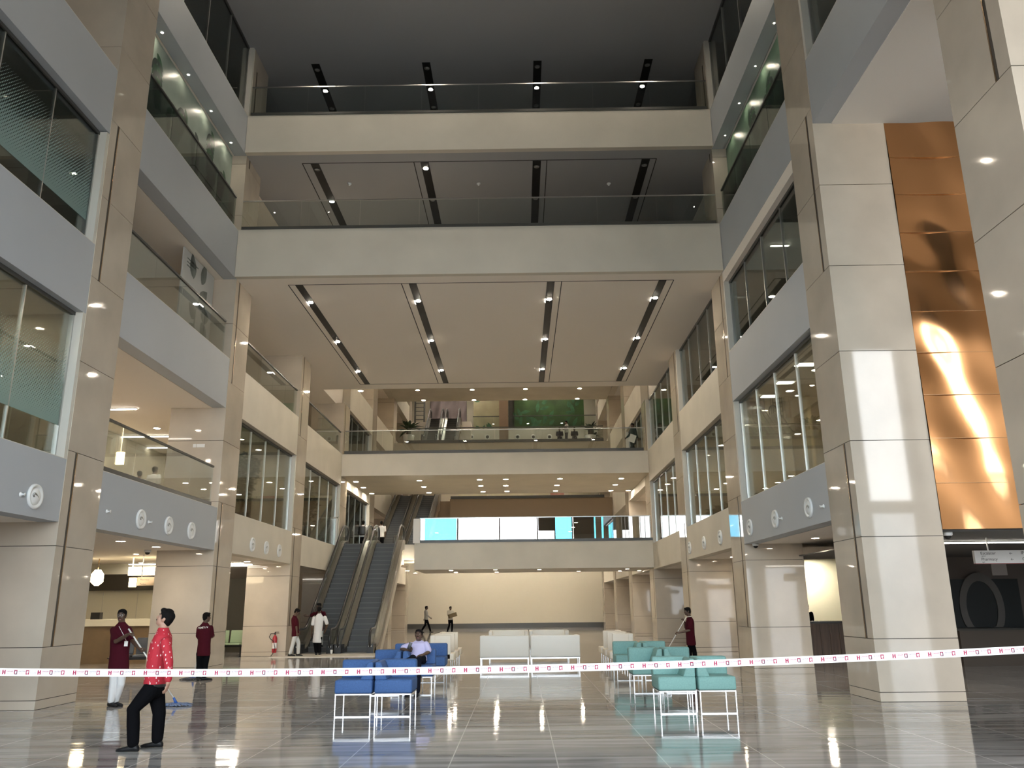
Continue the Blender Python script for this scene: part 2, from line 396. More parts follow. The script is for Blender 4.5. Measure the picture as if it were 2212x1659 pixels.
# --- windows and railings in the side galleries
wn = [2]
def window(side, ya, yb, z0, z1, n, glass, film_mat=None, fz=None, rec=.2):
    wn[0] += 1
    x = XL - rec if side == 'l' else XR + rec
    r = struct('window_%d' % wn[0], MB().box(x-.04, x+.04, ya, yb, z1-.07, z1, 0).box(x-.03, x+.03, ya, yb, z0, z0+.04, 0), M['dkgrey'])
    st = MB()
    xin = (x, XL-.0) if side == 'l' else (XR+.0, x)
    st.box(min(xin)+.03, max(xin)-.012, yb-.10, yb, z0, z1) if side == 'l' else st.box(min(xin)+.012, max(xin)-.03, yb-.10, yb, z0, z1)
    st.build('jamb', M['sill'], r)
    g = MB(); f = MB()
    for k in range(n):
        a = ya + (yb-.1-ya)*k/n; c = ya + (yb-.1-ya)*(k+1)/n
        g.box(x-.006, x+.006, a+.012, c-.012, z0+.04, z1-.07)
        if k: f.box(x-.022, x+.012, a-.014, a+.014, z0+.04, z1-.07)
    f.box(x-.03, x+.03, yb-.14, yb-.10, z0, z1)
    f.build('mullion', M['alu'], r); g.build('glass_pane', glass, r)
    if film_mat:
        xf = x + .0095 if side == 'l' else x - .0095
        MB().box(xf-.002, xf+.002, ya, yb-.15, fz[0], fz[1]).build('frosted_film', film_mat, r)
    return r
fteal = film('teal_dot_film', (.46,.62,.59), 5.15, 6.7)
fteal2 = film('teal_dot_film_upper', (.46,.62,.59), 9.4, 10.9)
a, c = bays(0)
window('l', a, c, 4.49, 7.42, 3, M['glass'], fteal, (5.12, 6.8))
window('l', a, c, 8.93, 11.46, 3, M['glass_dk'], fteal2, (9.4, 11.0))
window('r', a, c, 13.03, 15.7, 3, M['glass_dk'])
for i in (2, 3):
    a, c = bays(i); window('l', a, c, 4.49, 7.40, 4, M['glass'])
for i in (1, 2, 3):
    a, c = bays(i); window('r', a, c, 4.49, 7.40, 4, M['glass'])
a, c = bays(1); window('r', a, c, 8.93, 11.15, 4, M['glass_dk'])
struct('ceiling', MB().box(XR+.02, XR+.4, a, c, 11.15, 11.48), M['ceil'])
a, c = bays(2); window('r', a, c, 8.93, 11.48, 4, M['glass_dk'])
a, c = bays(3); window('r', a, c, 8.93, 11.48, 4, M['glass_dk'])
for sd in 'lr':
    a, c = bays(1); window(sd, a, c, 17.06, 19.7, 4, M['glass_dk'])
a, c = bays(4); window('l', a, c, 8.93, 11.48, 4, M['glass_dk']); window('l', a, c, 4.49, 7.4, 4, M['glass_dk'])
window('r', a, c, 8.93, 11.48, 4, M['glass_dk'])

def railing(name, label, p0, p1, z, h, n, glass, rail_mat, base=.10, rr=.025):
    """straight glass railing from p0 to p1 (x, y) standing at height z"""
    p0 = V((p0[0], p0[1], z)); p1 = V((p1[0], p1[1], z)); d = p1-p0; Ln = d.length; d.normalize(); nrm = V((-d.y, d.x, 0))
    t = thing(name, label, 'railing', p0)
    def slab(mb, a, c, lo, hi, th, mi=0):
        q0 = p0+d*a; q1 = p0+d*c
        pts = [q0-nrm*th, q1-nrm*th, q1+nrm*th, q0+nrm*th]
        mb.add([V((p.x,p.y,z+lo)) for p in pts]+[V((p.x,p.y,z+hi)) for p in pts], [(0,3,2,1),(4,5,6,7),(0,1,5,4),(1,2,6,5),(2,3,7,6),(3,0,4,7)], mi)
        return mb
    for k in range(n):
        slab(MB(), Ln*k/n+.012, Ln*(k+1)/n-.012, 0.0, h-.01, .006).build('glass_panel', glass, t)
    slab(MB(), 0, Ln, h-rr, h+rr, rr).build('handrail', rail_mat, t)
    if base: slab(MB(), 0, Ln, -.0, base, .03).build('base_channel', M['dkgrey'], t)
    return t
# left gallery railings
RL = [(1, 4.49, 1.13, 'grey-topped glass railing in front of the open first-floor gallery with two people', .12),
      (1, 8.93, 1.08, 'glass railing in front of the large grey leaf banner', 0),
      (2, 8.93, 1.08, 'glass railing on the gallery just above the window with an indoor tree', 0),
      (3, 8.93, 1.08, 'glass railing on the left gallery, last one before the crossing bridge', 0),
      (1, 13.03, 1.08, 'glass railing before the pale green leaf mural on the left', 0),
      (0, 17.06, 1.08, 'dark railing before the leaf mural cut by the top left frame edge', 0)]
for i, z, h, lab, bs in RL:
    a, c = bays(i); c2 = c - (.28 if i == 1 else .05)
    railing('glass_railing', lab, (XL-.12, a), (XL-.12, c2), z, h, 4, M['rail_glass'] if z < 12 else M['glass_dk'], M['dkgrey'], bs)
a, c = bays(1); railing('glass_railing', 'glass railing before the dark green leaf mural on the right', (XR+.12, a), (XR+.12, c-.28), 13.03, 1.08, 4, M['glass_dk'], M['dkgrey'], 0)
railing('glass_railing', 'topmost glass railing, on the bridge under the high grey ceiling', (XL+.05, 23.36), (XR-.05, 23.36), 17.06, 1.08, 8, M['rail_glass'], M['steel'], 0, .018)
railing('glass_railing', 'glass railing on the bridge whose ceiling slots hold bright lit lamps', (XL+.05, 23.36), (XR-.05, 23.36), 13.04, 1.0, 8, M['rail_glass'], M['steel'], 0, .018)
railing('glass_railing', 'glass railing of the far bridge where a person walks with white papers', (XL+.1, 39.6), (XR-.1, 39.6), 8.95, 1.12, 8, M['rail_glass'], M['steel'], 0, .02)
railing('glass_railing', 'bright mirror-like glass railing beside the top of the escalators', (-4.75, 39.6), (XR-.05, 39.6), 4.64, 1.13, 6, M['mirror_glass'], M['steel'], 0, .02)
railing('glass_railing', 'distant glass railing with planters behind, on the farthest high bridge', (-7.7, 56.05), (5.9, 56.05), 12.7, 1.0, 6, M['rail_glass'], M['dkgrey'], 0, .03)
railing('glass_railing', 'railing on the far white wall in front of the green mural', (-3.6, 64.02), (6.2, 64.02), 15.3, 1.0, 6, M['rail_glass'], M['dkgrey'], 0, .03)
struct('trim_3', MB().box(-5.05, -4.72, 39.5, 39.62, 4.6, 5.75), M['white'])

# --- murals and banner
mural = plain('mural_green', (.16,.26,.18), .35, var=.55, scale=.6)
mural_pale = plain('mural_pale_green', (.36,.44,.38), .4, var=.35, scale=.5)
leafd = plain('mural_leaf_dark', (.035,.055,.045), .45, var=.4, scale=2)
leafg = plain('mural_leaf_green', (.03,.10,.045), .45, var=.4, scale=2)
def leaf_poly(mb, o, ax_u, ax_v, ang, ln, wd, mi, off):
    """pointed leaf outline laid on a panel: o = base point, ax_u / ax_v span the panel, off lifts it off the face"""
    d = ax_u*math.cos(ang) + ax_v*math.sin(ang); q = -ax_u*math.sin(ang) + ax_v*math.cos(ang)
    pts = []
    for t in (0, .12, .3, .5, .7, .88, 1.0): pts.append((t, math.sin(PI*t**.8)*.5))
    out = [o + d*(t*ln) + q*(w*wd) + off for t, w in pts] + [o + d*(t*ln) - q*(w*wd) + off for t, w in pts[-2:0:-1]]
    mb.add(out, [tuple(range(len(out)))], mi)
def leaf_mural(x, y0, y1, z0, z1, face, seed, bgm, mats, sprigs, name='leaf_mural', label=''):
    r = random.Random(seed); mb = MB(); s = .02*face
    mb.box(x-.02, x+.02, y0, y1, z0, z1, 0)
    U = V((0,1,0)); W = V((0,0,1))
    for k in range(sprigs):
        b = V((x, y0 + (y1-y0)*(k+.5+r.uniform(-.3,.3))/sprigs, z0 + (z1-z0)*r.uniform(.45,.95)))
        g = -PI/2 + r.uniform(-.5,.5)
        for q in range(9):
            p = b + (U*math.cos(g) + W*math.sin(g))*q*.16
            for sg in (-1, 1):
                ln = .52*(1-q/16)
                if y0+.3 < p.y < y1-.3 and z0+.3 < p.z < z1-.2:
                    leaf_poly(mb, p, U, W, g + sg*.75, ln, .21, 1 + (q+k) % (len(mats)-1) if len(mats) > 2 else 1, V((s*1.05+.0015*(q*2+sg)*face, 0, 0)))
    return tag(mb.build(name, mats), label, 'mural')
a, c = bays(1)
leaf_mural(XL-.47, a+.02, c-.02, 13.03, 15.7, 1, 2, mural_pale, [mural_pale, leafd, leafg], 8, label='pale wall mural with dark leaf sprigs behind the upper left railing')
leaf_mural(XR+.47, a+.02, c-.02, 13.03, 15.7, -1, 5, mural, [mural, leafd, leafg], 6, label='dark green leaf wall mural behind the upper right railing')
a, c = bays(0)
leaf_mural(XL-.5, a+.02, c-.02, 17.06, 19.6, 1, 9, mural_pale, [mural_pale, leafd], 6, label='leaf wall mural cut by the top left corner of the picture')
mb = MB().box(-.3, 5.35, 65.0, 65.1, 15.3, 18.2, 0)
r = random.Random(4)
for k in range(26):
    leaf_poly(mb, V((r.uniform(0,5.0), 65.0, r.uniform(15.4,17.6))), V((1,0,0)), V((0,0,1)), r.uniform(-.6,2.2), r.uniform(.5,1.1), .3, 1, V((0,-.012-.001*k,0)))
tag(mb.build('leaf_mural', [plain('mural_far_green', (.030,.068,.018), .35, var=.5, scale=.8), leafg]), 'glowing green leaf mural on the far end wall above the white band', 'mural')
mb = MB().box(-3.6, -1.52, 65.02, 65.1, 15.3, 18.2, 0)
for k in range(16):
    leaf_poly(mb, V((r.uniform(-3.4,-2.2), 65.02, r.choice((15.4, 17.9))+r.uniform(-.1,.3))), V((1,0,0)), V((0,0,1)), r.uniform(-1,3.5), r.uniform(.3,.6), .2, 1, V((0,-.012-.001*k,0)))
tag(mb.build('leaf_mural', [plain('mural_olive', (.30,.27,.17), .4, var=.2, scale=.8), leafg]), 'olive leaf mural on the far end wall beside the hanging grey cloth', 'mural')
struct('column', MB().box(-1.5, -.78, 63.9, 65.0, 12.64, 18.4), plain('far_brown_column', (.24,.165,.11), .4))
struct('wall_far', MB().box(-.78, -.3, 65.2, 65.4, 15.3, 18.4), M['dkgrey'])
# grey monstera banner on the level above, in the bay of the open gallery
ban = MB(); bx = -9.25; ban.box(bx-.02, bx+.02, 21.05, 23.35, 8.93, 11.46, 0)
U = V((0,1,0)); W = V((0,0,1))
for (yy, zz, an, ln, wd) in ((22.45,10.75,1.9,.55,.34),(22.85,10.8,1.25,.55,.30),(22.8,10.25,.9,.62,.4),(22.95,10.15,.1,.45,.34),(23.0,10.0,-.9,.55,.34),
                             (22.7,9.95,2.6,.45,.30),(22.7,9.8,-2.2,.6,.44),(22.62,9.6,-1.8,.7,.36),(22.7,10.3,-1.65,1.3,.07),(23.0,10.0,-1.5,1.0,.06)):
    leaf_poly(ban, V((bx, 22.35+(yy-22.8)*1.45, 10.0+(zz-10.15)*1.35)), U, W, an, ln*1.4, wd*1.4, 1, V((.024,0,0)))
for k in range(3): ban.box(bx+.02, bx+.024, 21.3, 22.1-.2*k, 11.22-.10*k, 11.25-.10*k, 1)
tag(ban.build('banner', [plain('banner_white', (.50,.51,.50), .6), plain('banner_leaf', (.12,.14,.13), .6, var=.4, scale=3)]),
    'tall pale banner printed with grey monstera leaves behind the glass railing', 'banner')

# --- ceiling slots with lamps
def slot(label, x, y0, y1, z, lamps, lit, group, w=.24):
    t = thing('ceiling_slot_light', label, 'ceiling light', (x, y0, z), group)
    MB().box(x-w/2, x+w/2, y0, y1, z-.012, z+.002).build('trough', M['black'], t)
    for i, y in enumerate(lamps):
        on = i in lit
        mb = MB().lathe((x, y, z-.03), [(.085,.014),(.10,.014),(.10,0),(.085,0),(.085,.014)], 18, 0, 'z', False)
        rim = mb.build('lamp_ring', M['dkgrey'], t)
        MB().lathe((x, y, z-.034), [(.001,.016),(.082,.016),(.082,.0),(.001,.0)], 18, 0).build('lamp', (M['lamp_flood'] if z < 12 else M['lamp_hot']) if on else M['lampoff'], rim)
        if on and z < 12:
            MB().box(x-w/2-.002, x-w/2+.004, y-.02, y+.34, z-.016, z-.0).build('lamp_glint', M['strip'], t)  # glowing strip imitates lamp light caught on the slot edge
    return t
pos = ['leftmost of the four', 'second from left of the four', 'third from left of the four', 'rightmost of the four']
ly = [at_z(668, 652, 11.48).y, at_z(728, 737, 11.48).y, at_z(775, 801, 11.48).y]
for i, x in enumerate((-6.82, -3.25, 1.08, 4.58)):
    slot('black ceiling slot, three lamps, %s under the wide bridge' % pos[i], x, 24.05, 36.0, 11.48, ly, (0, 1, 2), 'ceiling slots under the wide bridge')
for i, x in enumerate((-6.55, -2.95, .72, 4.28)):
    lit = {0: (1, 2), 1: (0,)}.get(i, ())
    slot('black ceiling slot, %s, between the two upper bridges' % pos[i], x, 24.05, 33, 15.73, (24.4, 26.6, 28.9), lit, 'ceiling slots between the upper bridges', .27)
for i, x in enumerate((-6.8, -3.0, .82, 4.62)):
    slot('unlit black ceiling slot, %s, in the topmost grey ceiling' % pos[i], x, 24.3, 32, 19.7, (24.6, 26.9, 29.2), (), 'ceiling slots in the top ceiling', .28)
tr = MB()
for z, y0, y1, xs in ((11.48, 24.02, 36.02, (-7.15, -3.6, 1.42, 4.92)), (15.73, 24.02, 33, (-6.95, -3.3, 1.05, 4.62))):
    for x in xs: tr.box(x-.014, x+.014, y0, y1, z-.006, z+.002)
    tr.box(xs[0], xs[-1], y0-.014, y0+.014, z-.006, z+.002)
    if z < 12: tr.box(xs[0], xs[-1], y1-.014, y1+.014, z-.006, z+.002)
struct('trim_4', tr, M['black'])

# --- downlights
def downlight(p, z, label, group, r=.095, mat='lamp'):
    t = thing('downlight', label, 'ceiling light', (p.x, p.y, z), group)
    MB().lathe((p.x, p.y, z-.012), [(r+.001,.0125),(r+.035,.0125),(r+.03,0),(r+.001,0),(r+.001,.0125)], 16, 0, 'z', False).build('trim_ring', M['diffuser'], t)
    MB().lathe((p.x, p.y, z-.010), [(.001,.0105),(r,.0105),(r,0),(.001,0)], 16, 0).build('lamp', M[mat], t)
g1 = 'downlights under the bridge above the escalators'
for px, py in ((769,1040.5),(785,1053),(803,1066),(906,1038),(915.5,1051.5),(927,1064),(1036,1036),(1038.5,1049.5),(1043.5,1062),
               (1092.5,1035),(1092.5,1049),(1095,1061),(1209.5,1034),(1203,1048),(1200,1060),(1342,1033.5),(1329,1047),(1319.5,1059.5),(1394,1059)):
    p = at_z(px, py, 7.84)
    if p.x > XR-.2 or p.x < XL+.15 or p.y > 46.4: p.x = min(max(p.x, XL+.15), XR-.2); p.y = min(p.y, 46.4)
    downlight(p, 7.84, 'lit round downlight in the underside of the bridge above the escalators', g1, .12, 'lamp_hot')
g2 = 'downlights under the low bridge by the escalators'
for px, py in ((880,1232.7),(897,1237.6),(974.5,1232),(985,1236),(1070,1230.5),(1073,1235.5),(1165,1230),(1250,1233.6),(1339,1233),(1355,1228.6),(1403,1232)):
    p = at_z(px, py, 3.37); p.y = max(39.8, min(p.y, 43.9)); p.x = min(p.x, XR-.2)
    downlight(p, 3.37, 'small lit downlight in the underside of the low bridge right of the escalators', g2, .09, 'lamp_hot')
g3 = 'downlights on the far high soffit'
for px, py in ((902,843),(1020,842),(1135,840),(1252,839),(915,864.5),(1024,864),(1134,863),(1247,861)):
    p = at_z(px, py, 15.75); p.y = min(max(p.y, 48.2), 56.4)
    downlight(p, 15.75, 'lit downlight in the far soffit beyond the wide bridge', g3, .13, 'lamp')
p = at_z(1434, 842, 11.48); downlight(p, 11.48, 'single lit downlight at the right rear corner of the wide bridge ceiling', None, .12)
p = at_z(779, 844, 11.48); downlight(p, 11.48, 'single lit downlight at the left rear corner of the wide bridge ceiling', None, .12)
# interior lamps of the galleries
gl = [('l', 2, 7.42, (26.2, 28.2, 30.2), (-9.7, -11.8)), ('l', 3, 7.42, (33.8, 36, 38.2), (-9.7, -11.8)), ('r', 1, 7.42, (18, 20.2, 22.3), (7.6, 9.6, 11.8)),
      ('r', 2, 7.42, (26.2, 28.4, 30.4), (7.6, 9.8, 12)), ('r', 3, 7.42, (34, 37), (7.6, 9.8))]
nmz = {('l',2): 'behind the left window with the indoor tree', ('l',3): 'behind the left window by the escalator top', ('r',1): 'behind the nearer lit window on the right',
       ('r',2): 'behind the right window with low planting', ('r',3): 'behind the right window by the tall end column'}
for sd, i, z, ys, xs in gl:
    for y in ys:
        for x in xs:
            downlight(V((x, y, 0)), z, 'lit round downlight in the ceiling ' + nmz[(sd, i)], 'downlights ' + nmz[(sd, i)], .10, 'lamp_hot')
for y in (18.0, 20.0, 22.0):
    downlight(V((-9.6, y, 0)), 3.30, 'lit downlight in the low ceiling before the left reception', 'downlights before the left reception', .10)
for x, y in ((-9.6, 26.5), (-9.6, 29.5), (-10.6, 28)):
    downlight(V((x, y, 0)), 3.30, 'lit downlight above the pale green waiting seats', 'downlights above the green seats', .10)
for x, y in ((7.6, 18.5), (7.6, 21.5), (10.6, 30.4), (7.6, 27), (7.6, 30)):
    downlight(V((x, y, 0)), 3.30, 'lit downlight in the low ceiling of the right side hall', 'downlights of the right side hall', .09)
def strip_light(label, p0, p1, z, group=None, w=.06, mat='strip'):
    t = thing('strip_light', label, 'ceiling light', (p0[0], p0[1], z), group)
    d = V((p1[0]-p0[0], p1[1]-p0[1], 0)); n = V((-d.y, d.x, 0)).normalized()*w/2
    def pr(hw, a, c, nm, mt):
        q = n*hw; pts = [V((p0[0],p0[1],0))-q, V((p1[0],p1[1],0))-q, V((p1[0],p1[1],0))+q, V((p0[0],p0[1],0))+q]
        MB().add([V((k.x,k.y,a)) for k in pts]+[V((k.x,k.y,c)) for k in pts], [(0,3,2,1),(4,5,6,7),(0,1,5,4),(1,2,6,5),(2,3,7,6),(3,0,4,7)]).build(nm, mt, t)
    pr(1.3, z-.03, z+.001, 'housing', M['alu']); pr(1, z-.05, z-.028, 'tube', M[mat])
    return t
gS = 'strip lights of the open first-floor gallery'
for k, (x0, x1, y) in enumerate(((-12.8,-11.3,19.2),(-14.6,-12.1,21.6),(-12.9,-11.2,23.4),(-15.2,-13.6,19.2))):
    strip_light('glowing strip light in the ceiling of the open first-floor gallery', (x0, y), (x1, y), 7.42, gS)
for k, y in enumerate((27.4, 29.4)): strip_light('glowing strip light behind the left window with the indoor tree', (-14.5, y), (-11.8, y), 7.42, 'strip lights behind the left tree window')
strip_light('short glowing strip light behind the railing beside the leaf banner', (-12.4, 20.6), (-11.6, 20.6), 11.48)
for y in (30.0, 31.0, 31.9): strip_light('glowing strip light over the green waiting seats', (-14, y), (-9.9, y), 3.30, 'strip lights over the green seats')
strip_light('long glowing strip light in the dark corridor under the copper wall', (8.4, 18.2), (11.05, 18.2), 2.95)
gR = 'long lamps behind the nearer lit window on the right'
for y in (17.9, 19.6, 21.3, 22.8): strip_light('bright lamp in the ceiling behind the nearer lit window on the right', (6.95+.0, y), (7.35, y), 7.42, gR, .22)
strip_light('small lit lamp behind the upper dark window on the right', (7.2, 21.5), (7.7, 21.5), 11.48)

# rows of lamps; those of the rear hall are added to light it
def grid(label, group, xs, ys, z, r, mat):
    for x in xs:
        for y in ys: downlight(V((x, y, 0)), z, label, group, r, mat)
grid('added lamp under the farthest low bridge before the back wall', 'added lamps under the farthest low bridge', (-6.5,-3,.5,4), (58.5, 62, 65.5), 7.30, .125, 'lamp_flood')  # added as light source for the back wall
grid('added lamp in the ceiling of the farthest upper shops', 'added lamps of the farthest upper shops', (-5,-1,3), (59, 64.5), 11.3, .13, 'lamp_flood')  # added as light source for the shop fronts
grid('added lamp in the roof over the far leaf murals', 'added lamps over the far leaf murals', (-6,-3.2,1.2,3.6), (61.5, 63.6), 19.7, .10, 'lamp_flood')  # added to brighten the far murals and the white band
grid('added lamp in the roof of the rear hall', 'added lamps in the roof of the rear hall', (-6,-2.5,1,4.5), (38.6, 42, 45.6), 19.7, .10, 'lamp_flood')  # added out of view to light the rear hall
grid('bright lamp in the topmost ceiling near its front edge', 'lamps near the front of the topmost ceiling', (-6.8,-3.0,.82,4.62), (20.9,), 19.7, .08, 'lamp_flood')
grid('lit lamp in the ceiling behind the nearest left windows', 'lamps behind the nearest left windows', (-10, -12.4), (12, 14.6), 7.42, .09, 'lamp_hot')
grid('lit lamp in the ceiling deep inside the open gallery', 'lamps deep inside the open gallery', (-10.6, -12.8), (20.4, 25), 7.42, .08, 'lamp_hot')
grid('lit lamp over the left reception counter', 'lamps over the left reception counter', (-11.4,-13.4), (24.8, 29.6), 3.3, .07, 'lamp_flood')
a, c = bays(1)
grid('small lamp in the soffit over the pale leaf mural', 'lamps over the upper left leaf mural', (-8.84,), (17.6, 19.3, 21, 22.7), 15.73, .03, 'lamp_hot')
grid('small added lamp in the soffit over the dark green leaf mural on the right', 'added lamps over the upper right leaf mural', (6.54,), (17.6, 19.3, 21, 22.7), 15.73, .018, 'lamp_flood')  # added to brighten the right mural
grid('small added lamp in the ceiling over the top left corner mural', 'added lamps over the corner mural', (-8.8,), (11.5, 13.8), 19.7, .03, 'lamp_flood')  # added to brighten the corner mural

# interior back walls behind the glass on the first floor
struct('wall_left', MB().box(-14.1, -14.0, 10.5, 17, 4.48, 11.4), plain('interior_beige', (.42,.38,.28), .7))
struct('wall_right', MB().box(9.9, 10.0, 19.5, 22.6, 4.48, 7.4).box(8.2, 8.3, 22.8, 23.5, 4.48, 7.4), plain('interior_tan', (.50,.40,.24), .6))
struct('wall_right', MB().box(12.9, 13.0, 15.6, 40, 4.48, 7.4), plain('interior_tan_2', (.44,.37,.24), .6))
struct('wall_left', MB().box(-13.6, -13.5, 24, 40, 4.48, 7.4), plain('interior_tan_3', (.40,.36,.27), .6))
# ================================================================== FURNITURE AND FIXTURES
def text_verts(txt, size, bold=False):
    cu = bpy.data.curves.new('t', 'FONT'); cu.body = txt; cu.size = size; cu.resolution_u = 2
    if bold: cu.offset = size*.02
    o = bpy.data.objects.new('t', cu); C.objects.link(o); dg = bpy.context.evaluated_depsgraph_get(); dg.update()
    me = o.evaluated_get(dg).to_mesh()
    vs = [v.co.copy() for v in me.vertices]; fs = [list(p.vertices) for p in me.polygons]
    o.evaluated_get(dg).to_mesh_clear(); bpy.data.objects.remove(o); bpy.data.curves.remove(cu); return vs, fs
def add_text(mb, txt, size, o, ux, uy, mi, bold=False):
    vs, fs = text_verts(txt, size, bold); mb.add([V(o) + V(ux)*p.x + V(uy)*p.y for p in vs], fs, mi)

# --- lounge chairs with one sloping inner arm
def lounge(name, fabric, side, label, cat='chair'):
    """origin under the middle of the front edge; faces -Y; side = +1 arm at +X"""
    t = thing(name, label, cat)
    f = MB(); r = .011
    for y in (.02, .70):
        f.box(-.293, -.275, y-r, y+r, 0, .35).box(.275, .293, y-r, y+r, 0, .35).box(-.275, .275, y-r, y+r, .330, .35)
        if y < .1: f.box(-.275, .275, y-r, y+r, 0, .016)
    for x in (-.284, .284): f.box(x-.011, x+.011, .03, .69, .328, .35)
    f.build('frame', M['chrome'], t)
    MB().rbox(-.305, .305, 0, .74, .352, .565, .035).build('seat', fabric, t)
    MB().rbox(-.305, .305, .54, .74, .54, .845, .04).build('backrest', fabric, t)
    a = MB(); s = side
    bm = bmesh.new()
    pr = [(.10*s, .555), (.305*s, .555), (.305*s, .835), (.215*s, .835)]
    vs = [bm.verts.new((p[0], .03, p[1])) for p in pr] + [bm.verts.new((p[0], .56, p[1])) for p in pr]
    for q in ((0,1,2,3),(7,6,5,4),(0,4,5,1),(1,5,6,2),(2,6,7,3),(3,7,4,0)): bm.faces.new([vs[i] for i in q])
    bmesh.ops.bevel(bm, geom=list(bm.edges), offset=.022, segments=3, profile=.5, affect='EDGES'); bm.verts.ensure_lookup_table()
    a.add([v.co.copy() for v in bm.verts], [[v.index for v in q.verts] for q in bm.faces], 0, True); bm.free()
    a.build('armrest', fabric, t)
    return t
blue = plain('blue_fabric', (.045,.11,.28), .75, var=.12, scale=40); teal = plain('teal_fabric', (.20,.375,.345), .75, var=.08, scale=40)
ivory = plain('ivory_leather', (.80,.76,.68), .45)
rows = ['front', 'middle', 'rear']
bl = [lounge('lounge_chair', blue, 1, ''), lounge('lounge_chair', blue, -1, '')]
tl = [lounge('lounge_chair', teal, 1, ''), lounge('lounge_chair', teal, -1, '')]
def place(protos, xs, ys, txt):
    first = [True, True]
    for j, y in enumerate(ys):
        for k in (0, 1):
            p = protos[k]; lab = txt[j][k]
            if first[k]: p.location = (xs[k], y, 0); p['label'] = lab; first[k] = False
            else: copy_tree(p, (xs[k], y, 0), None, lab)
place(bl, (-2.715, -2.07), (14.06, 17.3, 20.1), [
    ('left blue chair of the nearest blue pair', 'right blue chair of the nearest blue pair'),
    ('left blue chair in the second row, the seated man rests an arm on it', 'blue chair in which the man in the lilac shirt sits'),
    ('left blue chair of the rear pair, behind the seated man', 'right blue chair of the rear pair, behind the seated man')])
place(tl, (2.51, 3.155), (14.05, 17.2, 20.1), [
    ('left teal chair of the nearest teal pair', 'right teal chair of the nearest teal pair'),
    ('left teal chair of the middle teal pair', 'right teal chair of the middle teal pair'),
    ('left teal chair of the rearmost teal pair, by the ivory armchairs', 'right teal chair of the rearmost teal pair, by the mopping man')])
for o in scn.objects:
    if o.name.startswith('lounge_chair'): o['group'] = 'blue lounge chairs' if o.location.x < 0 else 'teal lounge chairs'

def sofa(label, x, y, rot, w=1.42):
    """two-seat ivory sofa; faces -Y before rotation"""
    t = thing('sofa', label, 'sofa', (0,0,0), 'ivory two-seat sofas')
    f = MB()
    for px in (-w/2+.03, w/2-.03):
        for py in (.03, .72): f.box(px-.013, px+.013, py-.013, py+.013, 0, .27)
    for py in (.03, .72): f.box(-w/2+.02, w/2-.02, py-.013, py+.013, .235, .268)
    f.build('frame', M['chrome'], t)
    MB().rbox(-w/2, w/2, 0, .76, .268, .45, .03).build('seat', ivory, t)
    MB().rbox(-w/2, w/2, .60, .775, .268, .87, .03).build('backrest', ivory, t)
    MB().box(-w/2+.01, w/2-.01, .76, .785, .225, .266).build('rear_bar', M['chrome'], t)
    for s in (-1, 1):
        xx = sorted((s*w/2, s*(w/2-.13)))
        MB().rbox(xx[0], xx[1], .0, .62, .28, .86, .03).build('armrest', ivory, t)
    t.location = (x, y, 0); t.rotation_euler.z = rot; return t
sofa('left ivory sofa turned with its back to the viewer, between blue and teal chairs', -.47, 25.5, PI)
sofa('right ivory sofa turned with its back to the viewer, between blue and teal chairs', .99, 25.5, PI)
sofa('left far ivory sofa facing the viewer, behind the two turned sofas', -.42, 29.6, 0, 1.37)
sofa('right far ivory sofa facing the viewer, behind the two turned sofas', .98, 29.6, 0, 1.37)
cream_l = plain('cream_leather', (.80,.71,.58), .45)
def armchair(label, x, y, rot, grp, arm):
    t = thing('armchair', label, 'armchair', (0,0,0), grp)
    for px in (-.32, .32):
        for py in (.03, .57): MB().box(px-.012, px+.012, py-.012, py+.012, 0, .285).build('leg', M['chrome'], t)
    MB().rbox(-.36, .36, -.06, .60, .28, .47, .03).build('seat', cream_l, t)
    MB().rbox(-.36, .36, .46, .60, .30, .94, .03).build('backrest', cream_l, t)
    for s in (arm,):
        xx = sorted((s*.36, s*.27)); MB().rbox(xx[0], xx[1], .03, .48, .30, .94, .025).build('armrest', cream_l, t)
    t.location = (x, y, 0); t.rotation_euler.z = rot
nm = ['nearest', 'middle', 'farthest']
for i, y in enumerate((23.75, 25.1, 26.4)):
    armchair('%s ivory armchair of the row behind the teal chairs' % nm[i], 2.46, y, -PI/2, 'ivory armchairs by the teal chairs', 1)
    armchair('%s ivory armchair of the row behind the blue chairs' % nm[i], -1.87, y, PI/2, 'ivory armchairs by the blue chairs', -1)

# --- beam seating
def beam_seat(label, x, y, pad, rot=0):
    t = thing('waiting_seat', label, 'bench')
    f = MB().box(-.62, .62, .20, .27, .32, .40).box(-.55, -.49, .05, .55, .0, .03).box(.49, .55, .05, .55, 0, .03).box(-.54, -.50, .22, .26, .03, .34).box(.50, .54, .22, .26, .03, .34).box(-.62, .62, -.02, .46, .375, .40)
    f.build('frame', M['rubber'], t)
    for k in (-1, 1):
        MB().rbox(k*.30-.27, k*.30+.27, -.05, .44, .40, .465, .025).build('seat', pad, t)
        b = MB().rbox(-.27, .27, -.03, .03, 0, .46, .025); R = Matrix.Rotation(-.18, 3, 'X')
        b.v = [R @ p + V((k*.30, .47, .46)) for p in b.v]; b.build('backrest', pad, t)
    t.location = (x, y, 0); t.rotation_euler.z = rot
p = at_z(508, 1412, 0)
beam_seat('pale green two-seat waiting bench seen between the left columns', -10.9, 31.6, plain('pale_green_vinyl', (.33,.42,.26), .5))
beam_seat('dark grey two-seat waiting bench behind the man in red', -11.0, 24.3, plain('slate_vinyl', (.09,.10,.115), .5), .25)

